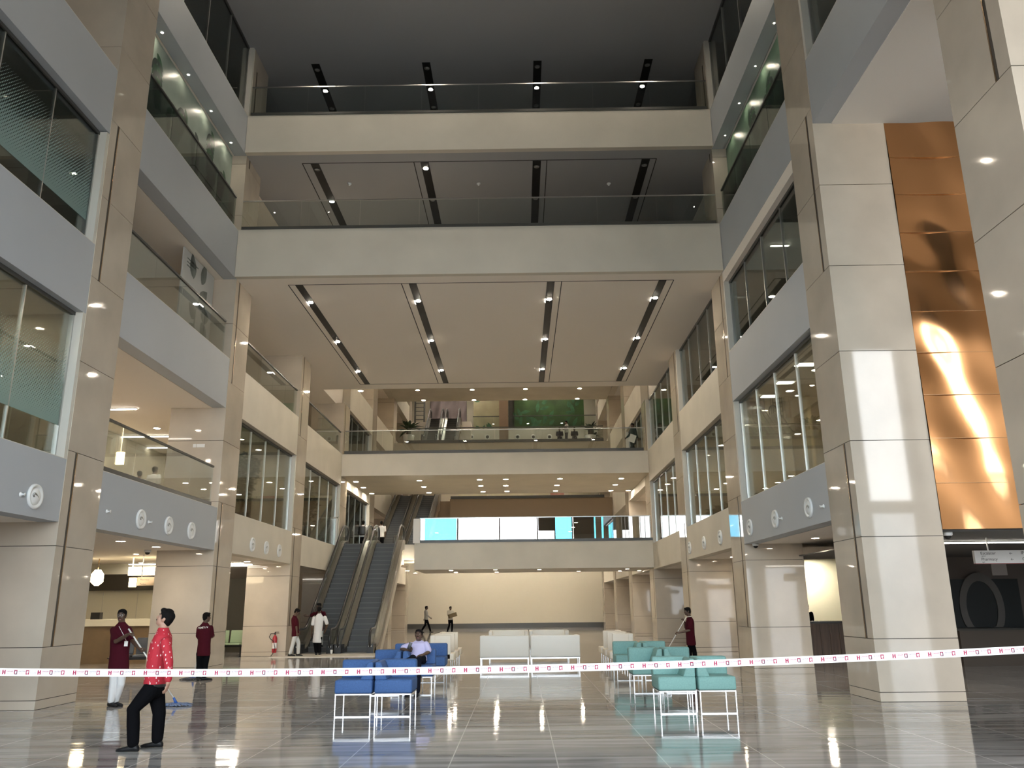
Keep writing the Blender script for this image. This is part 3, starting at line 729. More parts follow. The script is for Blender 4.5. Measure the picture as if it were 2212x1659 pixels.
# --- escalators
def escalator(name, label, xc, y0, z0, y1, z1, group, hw=.48, nstep=22, clad=None):
    t = thing(name, label, 'escalator', (xc, y0, z0), group)
    a, b_ = y0 + .75, y1 - .75
    def zc(y): return z0 + (z1-z0)*max(0, min(1, (y-a)/(b_-a)))
    def sm(y, o):                                    # softened path for the rails
        q = .35; return sum(zc(y + d) for d in (-q, -q/2, 0, q/2, q))/5 + o
    n = nstep
    for k in range(n):
        ys = a + (b_-a)*k/n; ye = a + (b_-a)*(k+1)/n; zt = z0 + (z1-z0)*(k+1)/n
        MB().box(xc-hw, xc+hw, ys, ye+.02, zt-(z1-z0)/n-.03, zt, 0).box(xc-hw, xc+hw, ys-.006, ys+.05, zt-.03, zt+.004, 1).build('step', [M['step'], M['step_edge']], t)
    MB().box(xc-hw, xc+hw, y0-.35, a, z0-.0, z0+.02).box(xc-hw, xc+hw, b_+.01, y1+.3, z1-.02, z1+.012).build('comb_plate', M['steel'], t)
    ys = [y0-.1 + (y1-y0+.2)*i/36 for i in range(37)]
    def band(mb, x0, x1, lo, hi, yy, mi=0, floor=None):
        vs = []
        for y in yy:
            l = sm(y, lo); l = max(l, floor) if floor is not None else l
            h = max(sm(y, hi), l+.001)
            vs += [(x0,y,l),(x1,y,l),(x1,y,h),(x0,y,h)]
        fs = []
        for i in range(len(yy)-1):
            o = i*4
            for q in range(4): fs.append((o+q, o+(q+1) % 4, o+4+(q+1) % 4, o+4+q))
        fs += [(3,2,1,0), tuple(len(vs)-4+q for q in range(4))]
        mb.add(vs, fs, mi); return mb
    tr = band(MB(), xc-hw-.22, xc+hw+.22, -.95, -.22, ys, 0, z0-.0)
    tr.build('truss', clad or M['cream'], t)
    for s in (-1, 1):
        xi = xc + s*hw; xo = xc + s*(hw+.26); xm = xc + s*(hw+.13)
        band(MB(), *sorted((xi, xi+s*.03)), -.25, .16, ys).build('skirt', M['rubber'], t)
        band(MB(), *sorted((xi+s*.03, xo)), -.25, .20, ys).build('deck', M['esc_steel'], t)
        band(MB(), *sorted((xm-.006, xm+.006)), .20, .86, ys).build('balustrade_glass', M['rail_glass'], t)
        pts = []
        for i in range(9):
            q = -PI*.45 + (PI*.95)*i/8
            pts.append((xm, y0-.12 - .36*math.cos(q), z0 + .52 + .38*math.sin(q)))
        pts += [(xm, y, sm(y, .90)) for y in ys[1:-1]]
        for i in range(9):
            q = PI*.5 - PI*.95*i/8
            pts.append((xm, y1+.12 + .36*math.cos(q), z1 + .52 + .38*math.sin(q)))
        MB().tube(pts, .045, 8).build('handrail', M['rubber'], t)
        e = MB()
        e.v = []; arc = [(xm, p[1], p[2]) for p in pts[:9]]
        e.prism([(p[1], p[2]) for p in arc], 'x', xm-.005, xm+.005); e.prism([(p[1], p[2]) for p in pts[-9:]], 'x', xm-.005, xm+.005)
        e.build('end_glass', M['rail_glass'], t)
        nb = MB().box(*sorted((xi+s*.01, xo)), y0-.40, y0+.25, z0+.0, z0+.34, 0).box(*sorted((xi+s*.08, xi+s*.19)), y0-.404, y0-.40, z0+.24, z0+.30, 1)
        nb.build('newel_base', [M['rubber'], M['white']], t)
    return t
gE = 'escalators to the first floor'
E0 = (33.0, .0, 40.7, 4.62)
escalator('escalator', 'left escalator of the lower pair, men standing at its foot', -7.86, E0[0], E0[1], E0[2], E0[3], gE)
escalator('escalator', 'right escalator of the lower pair, beside the blue chairs', -6.33, E0[0], E0[1], E0[2], E0[3], gE)
dkclad = plain('escalator_side_brown', (.30,.24,.17), .4)
escalator('escalator', 'left escalator of the dark upper pair behind the lower escalators', -7.55, 46.8, 4.62, 56.6, 8.93, 'escalators to the second floor', .42, 26, dkclad)
escalator('escalator', 'right escalator of the dark upper pair behind the lower escalators', -6.05, 46.8, 4.62, 56.6, 8.93, 'escalators to the second floor', .42, 26, dkclad)
escalator('escalator', 'left far escalator beyond the high railing, below the grey cloth', -6.35, 57.6, 12.64, 63.0, 15.7, 'far escalators by the grey cloth', .36, 14, dkclad)
escalator('escalator', 'right far escalator beyond the high railing, below the grey cloth', -5.05, 57.6, 12.64, 63.0, 15.7, 'far escalators by the grey cloth', .36, 14, dkclad)
tag(MB().box(-8.95, -5.2, 30.6, 32.58, 0, .02).build('landing_plate', plain('pale_floor_plate', (.62,.57,.50), .3)), 'pale flat plate on the floor at the foot of the escalators', 'floor mat')
t = thing('paper_cup', 'small white cup standing on the floor between the two lower escalators', 'cup', (-7.08, 32.2, .02))
MB().lathe((-7.08, 32.2, .02), [(.035,0),(.05,.14),(.045,.14),(.03,.01)], 16).build('cup_body', M['diffuser'], t)
MB().lathe((-7.08, 32.2, .155), [(.052,0),(.052,.012),(.03,.02)], 16).build('lid', M['white'], t)
# glass enclosure by the top of the left escalator
t = thing('glass_enclosure', 'white-framed glass enclosure at the top left of the lower escalators', 'enclosure', (-8.55, 39.9, 4.62))
for x, y in ((-9.5, 39.3), (-8.66, 39.3), (-9.5, 40.2), (-8.66, 40.2)): MB().box(x-.03, x+.03, y-.03, y+.03, 4.48, 5.85).build('post', M['white'], t)
MB().box(-9.53, -8.63, 39.27, 39.33, 5.79, 5.85).box(-9.53, -8.63, 40.17, 40.23, 5.79, 5.85).box(-8.69, -8.63, 39.3, 40.2, 5.79, 5.85).build('top_rail', M['white'], t)
MB().box(-9.47, -8.69, 39.295, 39.305, 4.5, 5.79).box(-8.665, -8.655, 39.33, 40.17, 4.5, 5.79).build('glass_panel', M['rail_glass'], t)

# --- jet diffusers and sprinklers on the spandrels
def jet(side, y, z, label, group, r=.225):
    s = 1 if side == 'l' else -1; x = XL if side == 'l' else XR
    t = thing('jet_diffuser', label, 'air diffuser', (x, y, z), group)
    xb = x - s*.014
    MB().lathe((xb, y, z), [(r, 0), (r, s*.02), (r*.93, s*.05), (r*.80, s*.045), (r*.74, s*.02)], 28, 0, 'x').build('ring', M['diffuser'], t)
    d = MB().sph((xb, y, z), r*.70, r*.70, r*.70, 20)
    d.v = [V((max(p.x*s, xb*s + .004)*s, p.y, p.z)) for p in d.v]
    for i, p in enumerate(d.v): d.v[i] = V((xb + (p.x-xb)*.45, p.y, p.z))
    d.build('nozzle', M['diffuser'], t)
    n = MB(); a0 = .9 if s > 0 else PI-.9
    pts = [(xb + s*.075 - s*.02*abs(math.cos(q)), y + r*.50*math.cos(q+a0)*.9 - .02, z - r*.12 + r*.30*math.sin(q)) for q in [PI*.05 + PI*.9*i/10 for i in range(11)]]
    n.tube(pts, .016, 6).build('nozzle_lip', M['alu'], t)
    return t
gJ = {'l0': 'round white diffuser on the grey wall, nearest one at the left frame edge'}
jet('l', 14.54, 3.66, 'round white air diffuser on the grey wall nearest the left picture edge', None)
o3 = ['nearest', 'middle', 'farthest']
for i, y in enumerate((18.76, 20.28, 21.72)): jet('l', y, 3.68, 'round white diffuser below the open gallery on the left, %s of its three' % o3[i], 'diffusers below the open gallery')
for i, y in enumerate((26.81, 28.31, 29.86)): jet('l', y, 3.68, 'round white diffuser above the fire extinguisher column side, %s of its three' % o3[i], 'diffusers under the left tree window')
for i, y in enumerate((18.03, 20.46, 22.77)): jet('r', y, 3.69, 'round white diffuser under the nearer lit window on the right, %s of its three' % o3[i], 'diffusers under the nearer right window')
for i, y in enumerate((26.22, 28.57, 31.04)): jet('r', y, 3.70, 'round white diffuser under the right window with low planting, %s of its three' % o3[i], 'diffusers under the farther right window')
for i, px in enumerate((1018, 1053, 1118, 1152, 1187)):
    p = at_y(px, 944, 63.98); t = thing('jet_diffuser', 'small round dark-eyed diffuser on the far white wall, %s from the left' % ['first','second','third','fourth','fifth'][i], 'air diffuser', p, 'diffusers on the far white wall')
    MB().lathe((p.x, 63.99, p.z), [(.22,.0),(.22,-.03),(.14,-.05),(.12,-.01)], 20, 0, 'y').build('ring', M['diffuser'], t)
    MB().sph((p.x, 63.97, p.z), .12, .04, .12, 12).build('nozzle', M['black'], t)
def sprinkler(p, dirx, label, group=None):
    t = thing('sprinkler', label, 'sprinkler', p, group)
    if dirx:
        MB().lathe(p, [(.045,-.004*dirx),(.045,.008*dirx),(.02,.02*dirx),(.016,.07*dirx),(.03,.075*dirx),(.03,.08*dirx)], 14, 0, 'x').build('sprinkler_head', M['diffuser'], t)
    else:
        MB().lathe(p, [(.07,.002),(.07,-.03),(.03,-.05),(.03,-.09)], 14).build('detector_body', M['diffuser'], t)
for px, py, lab in ((46,1068,'small sprinkler beside the nearest left diffuser'),(232,1105,'small sprinkler left of the three diffusers below the open gallery'),
                    (322,1128,'small sprinkler between the diffusers below the open gallery')):
    p = at_x(px, py, XL); sprinkler(V((XL-.012, p.y, p.z)), 1, lab)
for px, py, lab in ((1688,1120,'small sprinkler between the nearer right diffusers'),(1778,1094,'small sprinkler right of the nearer right diffusers')):
    p = at_x(px, py, XR); sprinkler(V((XR+.012, p.y, p.z)), -1, lab)
for px, lab in ((755, 'left'), (1034, 'middle'), (1315, 'right')):
    p = at_z(px, 396, 15.73); sprinkler(V((p.x, p.y, 15.73)), 0, 'small round detector on the ceiling between the upper bridges, %s one' % lab, 'detectors between the upper bridges')
def dome_cam(p, label):
    t = thing('dome_camera', label, 'camera', p)
    MB().lathe(p, [(.09,.002),(.09,-.05),(.07,-.07)], 18).build('housing', M['diffuser'], t)
    MB().sph((p[0], p[1], p[2]-.07), .065, .065, .06, 14).build('dome', M['black'], t)
dome_cam((6.56, 23.3, 3.3), 'white dome camera under the grey beam at the second right column')
dome_cam((-10.35, 23.2, 3.3), 'dark dome camera under the ceiling by the second left column')
dome_cam((8.05, 15.75, 2.95), 'dome camera under the copper wall at the corridor edge')
# switch plates on the second left column
pl = thing('wall_plate', 'small white double plate on the second left column above the open gallery', 'wall plate', (-9.2, 23.49, 5.9))
a = at_y(417, 963, 23.49); MB().box(a.x, a.x+.09, 23.482, 23.50, a.z-.05, a.z+.05).box(a.x+.11, a.x+.34, 23.482, 23.50, a.z-.05, a.z+.05).build('plate', M['diffuser'], pl)

# --- fire extinguisher hung on the third left column
ex = thing('fire_extinguisher', 'red fire extinguisher with white label on the column by the escalators', 'fire extinguisher', (-8.98, 31.30, .12))
cx_, cy_ = -8.98, 31.33
MB().lathe((cx_, cy_, .13), [(.07,0),(.082,.02),(.085,.5),(.06,.57),(.03,.60),(.025,.63)], 22).build('cylinder', plain('extinguisher_red', (.40,.02,.03), .3), ex)
MB().lathe((cx_, cy_, .28), [(.0865,0),(.0865,.2)], 22, 0, 'z', False).build('paper_label', M['white'], ex)
MB().box(cx_-.02, cx_+.02, cy_-.02, cy_+.02, .75, .84).box(cx_-.02, cx_+.15, cy_-.012, cy_+.012, .80, .815).box(cx_-.01, cx_+.14, cy_-.012, cy_+.012, .84, .86).build('valve', M['rubber'], ex)
MB().tube([(cx_-.02,cy_,.80),(cx_-.15,cy_-.02,.80),(cx_-.2,cy_-.03,.68),(cx_-.13,cy_-.05,.60),(cx_-.02,cy_-.09,.55),(cx_+.05,cy_-.09,.3),(cx_-.03,cy_-.06,.1),(cx_-.1,cy_-.05,.02)], .013, 8).build('hose', M['rubber'], ex)
MB().box(cx_-.05, cx_+.05, cy_+.07, 31.452, .35, .42).build('bracket', M['steel'], ex)

# --- caution tape between the two front columns
tw = .078; TY = 9.3
def tz(x):
    # sags gently, higher towards the right column
    x0_, za, x1_, zb, x2_, zc_ = -5.61, 1.066, -.13, 1.043, 5.39, 1.188
    return (za*(x-x1_)*(x-x2_)/((x0_-x1_)*(x0_-x2_)) + zb*(x-x0_)*(x-x2_)/((x1_-x0_)*(x1_-x2_)) + zc_*(x-x0_)*(x-x1_)/((x2_-x0_)*(x2_-x1_)))
tp = MB(); N = 160; vs = []
for i in range(N+1):
    x = -8.59 + 14.88*i/N; z = tz(x)
    vs += [(x, TY-.001, z-tw/2), (x, TY-.001, z+tw/2), (x, TY+.001, z+tw/2), (x, TY+.001, z-tw/2)]
fs = []
for i in range(N):
    for q in range(4): fs.append((i*4+q, i*4+(q+1) % 4, i*4+4+(q+1) % 4, i*4+4+q))
tp.add(vs, fs, 0)
cr = 1; tx = {k: text_verts(k, sz, True) for k, sz in (('CAUTION', .017), ('DANGER', .018))}
sm1 = text_verts('DO NOT ENTER', .0095); sm2 = text_verts('KEEP OUT', .011)
pitch = .1275; x = -8.5; k = 0
def tq(x0, x1, z0, z1, xm, mi):
    zb = tz(xm); sl = (tz(xm+.05)-tz(xm-.05))/.1
    tp.add([(xm+a, TY-.0018, zb+c+sl*a) for a, c in ((x0,z0),(x1,z0),(x1,z1),(x0,z1))], [(0,1,2,3)], mi)
def tt(vf, ox, oz, xm, mi):
    zb = tz(xm); sl = (tz(xm+.05)-tz(xm-.05))/.1
    tp.add([(xm+ox+p.x, TY-.0018, zb+oz+p.y+sl*(ox+p.x)) for p in vf[0]], vf[1], mi)
while x < 6.1:
    kind = k % 3
    if kind == 0:      # ring sign
        tq(-.018,.018,.012,.022,x,1); tq(-.018,-.008,-.016,.012,x,1); tq(.008,.018,-.022,.012,x,2); tq(-.012,.018,-.022,-.014,x,2); tq(-.018,-.010,.002,.016,x,2)
        tt(tx['CAUTION'], .028, .004, x, 2); tt(sm2, .030, -.016, x, 1)
    elif kind == 1:    # running figure on a red square
        tq(-.018,.018,.012,.022,x,1); tq(-.018,-.009,-.022,.012,x,1); tq(.006,.018,-.022,-.004,x,1); tq(-.009,.002,-.022,-.013,x,1); tq(.010,.018,-.004,.012,x,1)
        for q in range(3): tt(sm1, .026, .012-.015*q, x, 2)
    else:              # two red bars
        tq(-.018,-.005,-.022,.022,x,1); tq(.005,.018,-.022,.022,x,1); tq(-.005,.005,-.004,.006,x,1)
        tt(tx['DANGER'], .028, .003, x, 1); tt(sm2, .030, -.016, x, 1)
    x += pitch; k += 1
tag(tp.build('caution_tape', [plain('tape_white', (.86,.85,.87), .4), plain('tape_crimson', (.36,.018,.075), .5), plain('tape_plum', (.15,.04,.08), .5)]),
    'white caution tape with crimson signs stretched across the whole hall', 'tape')

# --- left reception seen past the first left column
cn = thing('reception_counter', 'brown reception counter with pale top behind the two left men', 'counter', (-13.2, 28.3, 0))
MB().box(-15.98, -10.8, 28.1, 28.9, 0, 1.18).build('counter_front', M['desk'], cn)
MB().box(-15.98, -10.75, 28.0, 29.0, 1.18, 1.40).build('counter_top', M['bwall'], cn)
wl = MB().box(-16, -10.7, 30.4, 30.6, 0, 3.3, 0)
for xx in (-15.0, -13.75, -12.35, -11.5): wl.box(xx-.008, xx+.008, 30.39, 30.41, 0, 2.32, 1)
wl.box(-13.12, -12.78, 30.38, 30.42, .9, 2.2, 2).box(-13.06, -12.84, 30.37, 30.42, .9, 2.12, 3)
struct('wall_reception', wl, [M['bwall'], M['sill'], M['dkgrey'], plain('door_gap', (.45,.42,.34), .5)])
struct('trim_5', MB().box(-16, -10.7, 29.9, 30.4, 2.36, 2.92), plain('gloss_black', (.02,.017,.013), .08))
struct('wall_side', MB().box(-11.9, -9.75, 34.6, 34.8, 0, 2.9), plain('dark_olive', (.07,.06,.04), .6))
def at_box(px0, py0, px1, py1, Y): a = at_y(px0, py1, Y); b = at_y(px1, py0, Y); return a.x, b.x, a.z, b.z
x0, x1, z0, z1 = at_box(295, 1246, 343, 1265, 25.2)
sg = thing('hanging_sign', 'lit cream hanging sign with two lines of writing over the left reception', 'sign', ((x0+x1)/2, 25.2, z0))
sb = MB().box(x0, x1+.25, 25.2, 25.28, z0, z1, 0)
for i, (tx_, sz) in enumerate((('Pharmacy', .07), ('Toilets', .07))): add_text(sb, tx_, sz, (x0+.09, 25.196, z1-.10-.13*i), (1,0,0), (0,0,1), 1)
for i in range(2): add_text(sb, '<', .07, (x1-.12, 25.196, z1-.10-.13*i), (1,0,0), (0,0,1), 1)
sb.build('board', [plain('sign_cream', (.62,.48,.33), .5), M['dkgrey']], sg)
MB().box(x0+.1, x0+.12, 25.23, 25.25, z1, 3.3).box(x1+.1, x1+.12, 25.23, 25.25, z1, 3.3).build('hanger', M['steel'], sg)
x0, x1, z0, z1 = at_box(277, 1248, 293, 1268, 27.5)
tag(MB().box(x0, x1, 27.5, 27.6, z0, z1).build('light_box', M['panel_glow']), 'bright white light box left of the cream hanging sign', 'light box')
x0, x1, z0, z1 = at_box(276, 1224, 350, 1243, 26.6)
tag(MB().box(x0, x1+.3, 26.6, 26.7, z0, z1).box(x0+.1, x0+.12, 26.64, 26.66, z1, 3.3).box(x1, x1+.02, 26.64, 26.66, z1, 3.3).build('light_box', M['panel_glow']), 'wide glowing yellow light box above the cream hanging sign', 'light box')
x0, x1, z0, z1 = at_box(249, 976, 268, 1003, 26.0)
tag(MB().box(x0, x1, 26.0, 26.08, z0, z1).box((x0+x1)/2-.004, (x0+x1)/2+.004, 26.035, 26.045, z1, 7.42).build('light_box', M['panel_glow']), 'bright hanging light box inside the open gallery behind the two grey-shirted people', 'light box')
p = at_y(211, 1240, 27.0)
pn = thing('lamp_reflection_glow', 'glowing stand-in for a ceiling lamp and its reflection, left over the reception counter', 'lamp', (p.x, 27, 3.3))
MB().lathe((p.x, 27, 2.45), [(.06,0),(.19,.12),(.19,.36),(.09,.5)], 20).build('glow_body', M['panel_glow'], pn)  # one glowing body for a ceiling lamp plus its reflection in the dark band
MB().cyl((p.x, 27), .015, 2.93, 3.3).build('stem', M['brass'], pn)
tag(MB().box(-14.3, -14.0, 28.28, 28.5, 1.40, 1.62).build('card_terminal', M['rubber']), 'small black device standing on the left reception counter', 'device')

# --- corridor on the right under the copper wall
x0, x1, z0, z1 = at_box(2108, 1188, 2212, 1217, 17.2)
sg = thing('hanging_sign', 'white hanging direction sign lettered Escalator and Pharmacy under the copper wall', 'sign', (x0, 17.2, z0))
sb = MB().box(x0, x0+2.3, 17.2, 17.28, z0, z1, 0).box(x0, x0+2.3, 17.2, 17.28, z0-.012, z0, 2)
for (tt_, sz, ox, oz) in (('Escalator', .085, .12, -.085), ('opbal', .04, .13, -.125), ('Pharmacy', .085, .12, -.205), ('egd', .04, .13, -.245), ('\u2190', .08, .70, -.09), ('\u2190', .08, .71, -.21), ('IP', .085, .94, -.085), ('Ca', .085, .95, -.205)):
    add_text(sb, tt_, sz, (x0+ox, 17.196, z1+oz), (1,0,0), (0,0,1), 1)
sb.build('board', [plain('sign_white', (.62,.60,.57), .5), M['black'], plain('sign_red_edge', (.35,.10,.10), .5)], sg)
MB().box(x0+.3, x0+.32, 17.23, 17.25, z1, 2.95).box(x0+2, x0+2.02, 17.23, 17.25, z1, 2.95).build('hanger', M['steel'], sg)
dw = MB().box(12.0, 17, 25.0, 25.2, 0, 2.95, 0)
struct('wall_corridor', dw, plain('corridor_brown', (.13,.105,.09), .6))
x0, x1, z0, z1 = at_box(2048, 1250, 2200, 1362, 24.8)
mb = MB().box(12.05, x1, 24.86, 25.0, .95, z1, 0)
ca = at_y(2123, 1312, 24.8); n = 48; rx, rz = .64, .98
vs = []; fs = []
for k in range(n):
    q = 2*PI*k/n
    for (a_, b_, yy) in ((rx, rz, 24.86), (rx, rz, 24.82), (rx*.70, rz*.76, 24.82), (rx*.70, rz*.76, 24.86)): vs.append((ca.x + a_*math.cos(q), yy, max(ca.z + b_*math.sin(q), .96)))
for k in range(n):
    for q in range(4): fs.append((k*4+q, k*4+(q+1) % 4, ((k+1) % n)*4+(q+1) % 4, ((k+1) % n)*4+q))
mb.add(vs, fs, 1)
tag(mb.build('wall_panel', [plain('panel_black', (.008,.012,.013), .5), plain('panel_ring_grey', (.12,.11,.10), .5)]), 'black wall panel bearing a large grey ring in the dark right corridor', 'wall panel')
ds = thing('reception_counter', 'low dark counter in front of the black ring panel on the right', 'counter', (14, 23.9, 0))
MB().box(11.9, 16, 23.4, 24.2, 0, .92).build('counter_front', plain('counter_dark_brown', (.085,.065,.05), .35), ds)
MB().box(11.8, 16, 23.3, 24.3, .92, .97).build('counter_top', plain('counter_top_dark', (.05,.045,.04), .3), ds)
x0, x1, z0, z1 = at_box(2145, 1217, 2173, 1243, 23)
hs = thing('hanging_notice', 'small pale square notice hanging below the direction sign', 'sign', ((x0+x1)/2, 23, z0))
MB().box(x0, x1, 23, 23.03, z0, z1).build('board', plain('notice_pale', (.34,.30,.28), .5), hs)
MB().box((x0+x1)/2-.008, (x0+x1)/2+.008, 23.005, 23.02, z1, 2.95).build('hanger', M['steel'], hs)
# right reception between the two front right columns
cn = thing('reception_counter', 'dark slatted wooden counter between the two nearest right columns', 'counter', (10.6, 28, 0))
cf = MB().box(8.6, 13.0, 27.6, 28.3, 0, 1.05, 0)
for k in range(14): cf.box(8.7+k*.30, 8.76+k*.30, 27.57, 27.6, .05, 1.0, 0)
cf.build('counter_front', M['wood'], cn)
MB().box(8.5, 13.1, 27.5, 28.4, 1.05, 1.11).build('counter_top', plain('counter_black', (.02,.018,.016), .25), cn)
MB().box(10.6, 11.3, 27.9, 28.1, 1.11, 1.4).build('monitor_stand', M['dkgrey'], cn)
struct('wall_reception', MB().box(9.6, 13, 32.0, 32.2, 0, 3.3), plain('pale_lit_panel', (.70,.70,.56), .5))
struct('column', MB().box(11.55, 12.15, 28.9, 29.5, 0, 3.3), plain('dark_timber_column', (.05,.035,.025), .5))
downlight(V((10.9, 31.2, 0)), 3.30, 'lit downlight in front of the pale panel behind the right counter', None, .12, 'lamp_flood')

# --- planting
def foliage(mb, c, rx, ry, rz, n, size, r, mi=0):
    for k in range(n):
        u = V((r.gauss(0,1), r.gauss(0,1), r.gauss(0,1))).normalized()*(r.random()**.4)
        p = V(c) + V((u.x*rx, u.y*ry, u.z*rz)); d = V((r.gauss(0,1), r.gauss(0,1), r.gauss(-.3,.8))).normalized(); q = d.orthogonal().normalized()
        q = q*math.cos(k) + d.cross(q)*math.sin(k); s = size*r.uniform(.6,1.3); nn = d.cross(q)*s*.12
        mb.add([p, p+d*s*.5+q*s*.26+nn, p+d*s, p+d*s*.5-q*s*.26+nn], [(0,1,2,3)], mi)
leafm = plain('indoor_leaf', (.030,.055,.028), .5, var=.5, scale=6); bark = plain('bark', (.06,.045,.03), .8); potm = plain('white_pot', (.6,.58,.55), .35)
def tree(label, x, y, z, h, seed):
    r = random.Random(seed); t = thing('indoor_tree', label, 'tree', (x, y, z))
    MB().lathe((x, y, z), [(.20,0),(.28,.45),(.25,.45),(.22,.35)], 18).build('pot', plain('dark_pot', (.03,.03,.03), .4), t)
    MB().tube([(x, y, z+.3), (x+.03, y, z+h*.35), (x-.02, y, z+h*.7)], [.05,.04,.02], 8).build('trunk', bark, t)
    f = MB(); foliage(f, (x, y, z+h*.68), .55, .55, h*.27, 520, .24, r); foliage(f, (x, y, z+h*.36), .4, .4, .2, 40, .2, r); f.build('foliage', leafm, t)
tree('dark bushy indoor tree behind the third bay window on the left', -9.75, 28.9, 4.48, 2.75, 1)
tree('dark bushy indoor tree behind the left window nearest the escalator top', -9.75, 37.6, 4.48, 2.75, 2)
r = random.Random(8); hp = thing('planter', 'long planter of dark low shrubs behind the right lit window', 'plant', (7.1, 28, 4.48))
MB().box(6.85, 7.3, 25.3, 31, 4.48, 4.62).build('trough', M['dkgrey'], hp)
f = MB(); 
for k in range(14): foliage(f, (7.08, 25.5+k*.4, 4.72), .22, .3, .26, 60, .22, r)
f.build('foliage', leafm, hp)
def palm(label, x, y, z, h, seed, pot):
    r = random.Random(seed); t = thing('potted_palm', label, 'plant', (x, y, z))
    MB().lathe((x, y, z), [(.30,0),(.42,.75),(.36,.75),(.3,.6)], 18).build('pot', pot, t)
    MB().tube([(x, y, z+.6), (x, y, z+1.15)], .16, 10).build('trunk', bark, t)
    f = MB()
    for k in range(26):
        q = 2*PI*k/26*3.1; el = r.uniform(.1, 1.25); ln = h*r.uniform(.7,1.1); d = V((math.cos(q)*math.cos(el), math.sin(q)*math.cos(el), math.sin(el))); sd = V((-math.sin(q), math.cos(q), 0))
        ps = [V((x, y, z+1.1)) + d*ln*s_ + V((0,0,-.35*ln*s_*s_)) for s_ in (0,.25,.5,.75,1)]; ws = (.02,.10,.12,.09,.005)
        vs = []
        for a_, w_ in zip(ps, ws): vs += [a_-sd*w_, a_+sd*w_]
        f.add(vs, [(2*i,2*i+1,2*i+3,2*i+2) for i in range(4)])
    f.build('fronds', leafm, t)
palm('potted palm in a white planter at the left end of the far high railing', -7.75, 57.0, 12.64, 1.25, 3, potm)
palm('potted palm at the right end of the far high railing', 5.15, 57.8, 12.64, 1.1, 4, potm)
palm('potted palm close to the column at the far right of the high railing', 5.5, 60.4, 12.64, 1.0, 5, potm)

# --- hanging cloth, scaffold and bench on the far terrace
cl = MB(); vs = []; nxx, nzz = 30, 16
for j in range(nzz+1):
    for i in range(nxx+1):
        x = -7.2 + 3.0*i/nxx; z = 15.72 + 2.4*j/nzz
        vs.append((x, 65.6 + .07*math.sin(x*4 + z) + .05*math.sin(x*9 - z*2.2) + .03*math.sin(z*5+x), z))
cl.add(vs, [(j*(nxx+1)+i, j*(nxx+1)+i+1, (j+1)*(nxx+1)+i+1, (j+1)*(nxx+1)+i) for j in range(nzz) for i in range(nxx)], 0, True)
o = cl.build('hanging_cloth', plain('mauve_sheet', (.14,.115,.12), .8)); tag(o, 'large creased mauve sheet hanging behind the far escalators', 'cloth')
so = o.modifiers.new('s', 'SOLIDIFY'); so.thickness = .02
struct('bridge_floor', MB().box(XL, -3.7, 63.1, 68, 12.64, 15.7), M['ceil'])
sc = thing('scaffold', 'grey scaffold frame standing left of the mauve sheet', 'scaffold', (-7.9, 65, 15.7))
for x in (-8.35, -7.6):
    for y in (64.8, 65.3): MB().tube([(x, y, 15.7), (x, y, 18.6)], .04, 8).build('post', M['dkgrey'], sc)
rg = MB()
for k in range(8): rg.tube([(-8.35, 64.8, 15.95+k*.34), (-7.6, 64.8, 15.95+k*.34)], .03, 6)
rg.build('rungs', M['dkgrey'], sc)
bn = thing('bench', 'low bench behind the far high railing where two people sit', 'bench', (3.6, 57.6, 12.64))
MB().box(2.6, 4.3, 57.4, 57.85, 13.01, 13.07).build('seat', M['desk'], bn)
for x in (2.7, 4.2): MB().box(x-.03, x+.03, 57.45, 57.8, 12.64, 13.01).build('leg', M['dkgrey'], bn)
# lit shop fronts beyond the far brown bridge
sh = MB()
for i, (x0, x1, z1, m_) in enumerate(((-5,-2.6,11,0),(-2.3,1.2,10.8,0),(1.6,2.4,11,0),(2.6,3.7,10.9,1),(4.1,5.9,11,0))): sh.box(x0, x1, 67.7, 68, 8.95, z1, m_)
struct('wall_shops', sh, [plain('shop_pale', (.66,.62,.46), .5), plain('shop_pink', (.5,.25,.2), .5)])
# ================================================================== PEOPLE
from mathutils.bvhtree import BVHTree
def remesh(mb, name, mats, parent, vox, smooth=2, extra=None, vfix=None):
    """fuse overlapping closed shapes into one continuous skin"""
    off = parent.location
    me = mb.mesh(name + '_tmp', off)
    bm = bmesh.new(); bm.from_mesh(me); bmesh.ops.recalc_face_normals(bm, faces=bm.faces); bm.to_mesh(me); bm.free()
    o = bpy.data.objects.new('tmp', me); C.objects.link(o)
    md = o.modifiers.new('r', 'REMESH'); md.mode = 'VOXEL'; md.voxel_size = vox; md.use_smooth_shade = True
    if smooth:
        ms = o.modifiers.new('s', 'SMOOTH'); ms.factor = .5; ms.iterations = smooth
    dg = bpy.context.evaluated_depsgraph_get(); dg.update()
    nm = bpy.data.meshes.new_from_object(o.evaluated_get(dg)); nm.name = name
    bpy.data.objects.remove(o); bpy.data.meshes.remove(me)
    nm.materials.clear()
    if extra is not None and extra.v:
        bm = bmesh.new(); bm.from_mesh(nm); ex = extra.mesh('x', off); bm.from_mesh(ex)
        bmesh.ops.recalc_face_normals(bm, faces=bm.faces); bm.to_mesh(nm); bm.free(); bpy.data.meshes.remove(ex)
    for m_ in (mats if isinstance(mats, (list, tuple)) else [mats]): nm.materials.append(m_)
    nm.polygons.foreach_set('use_smooth', [True]*len(nm.polygons))
    r = bpy.data.objects.new(name, nm); C.objects.link(r); r.parent = parent; return r
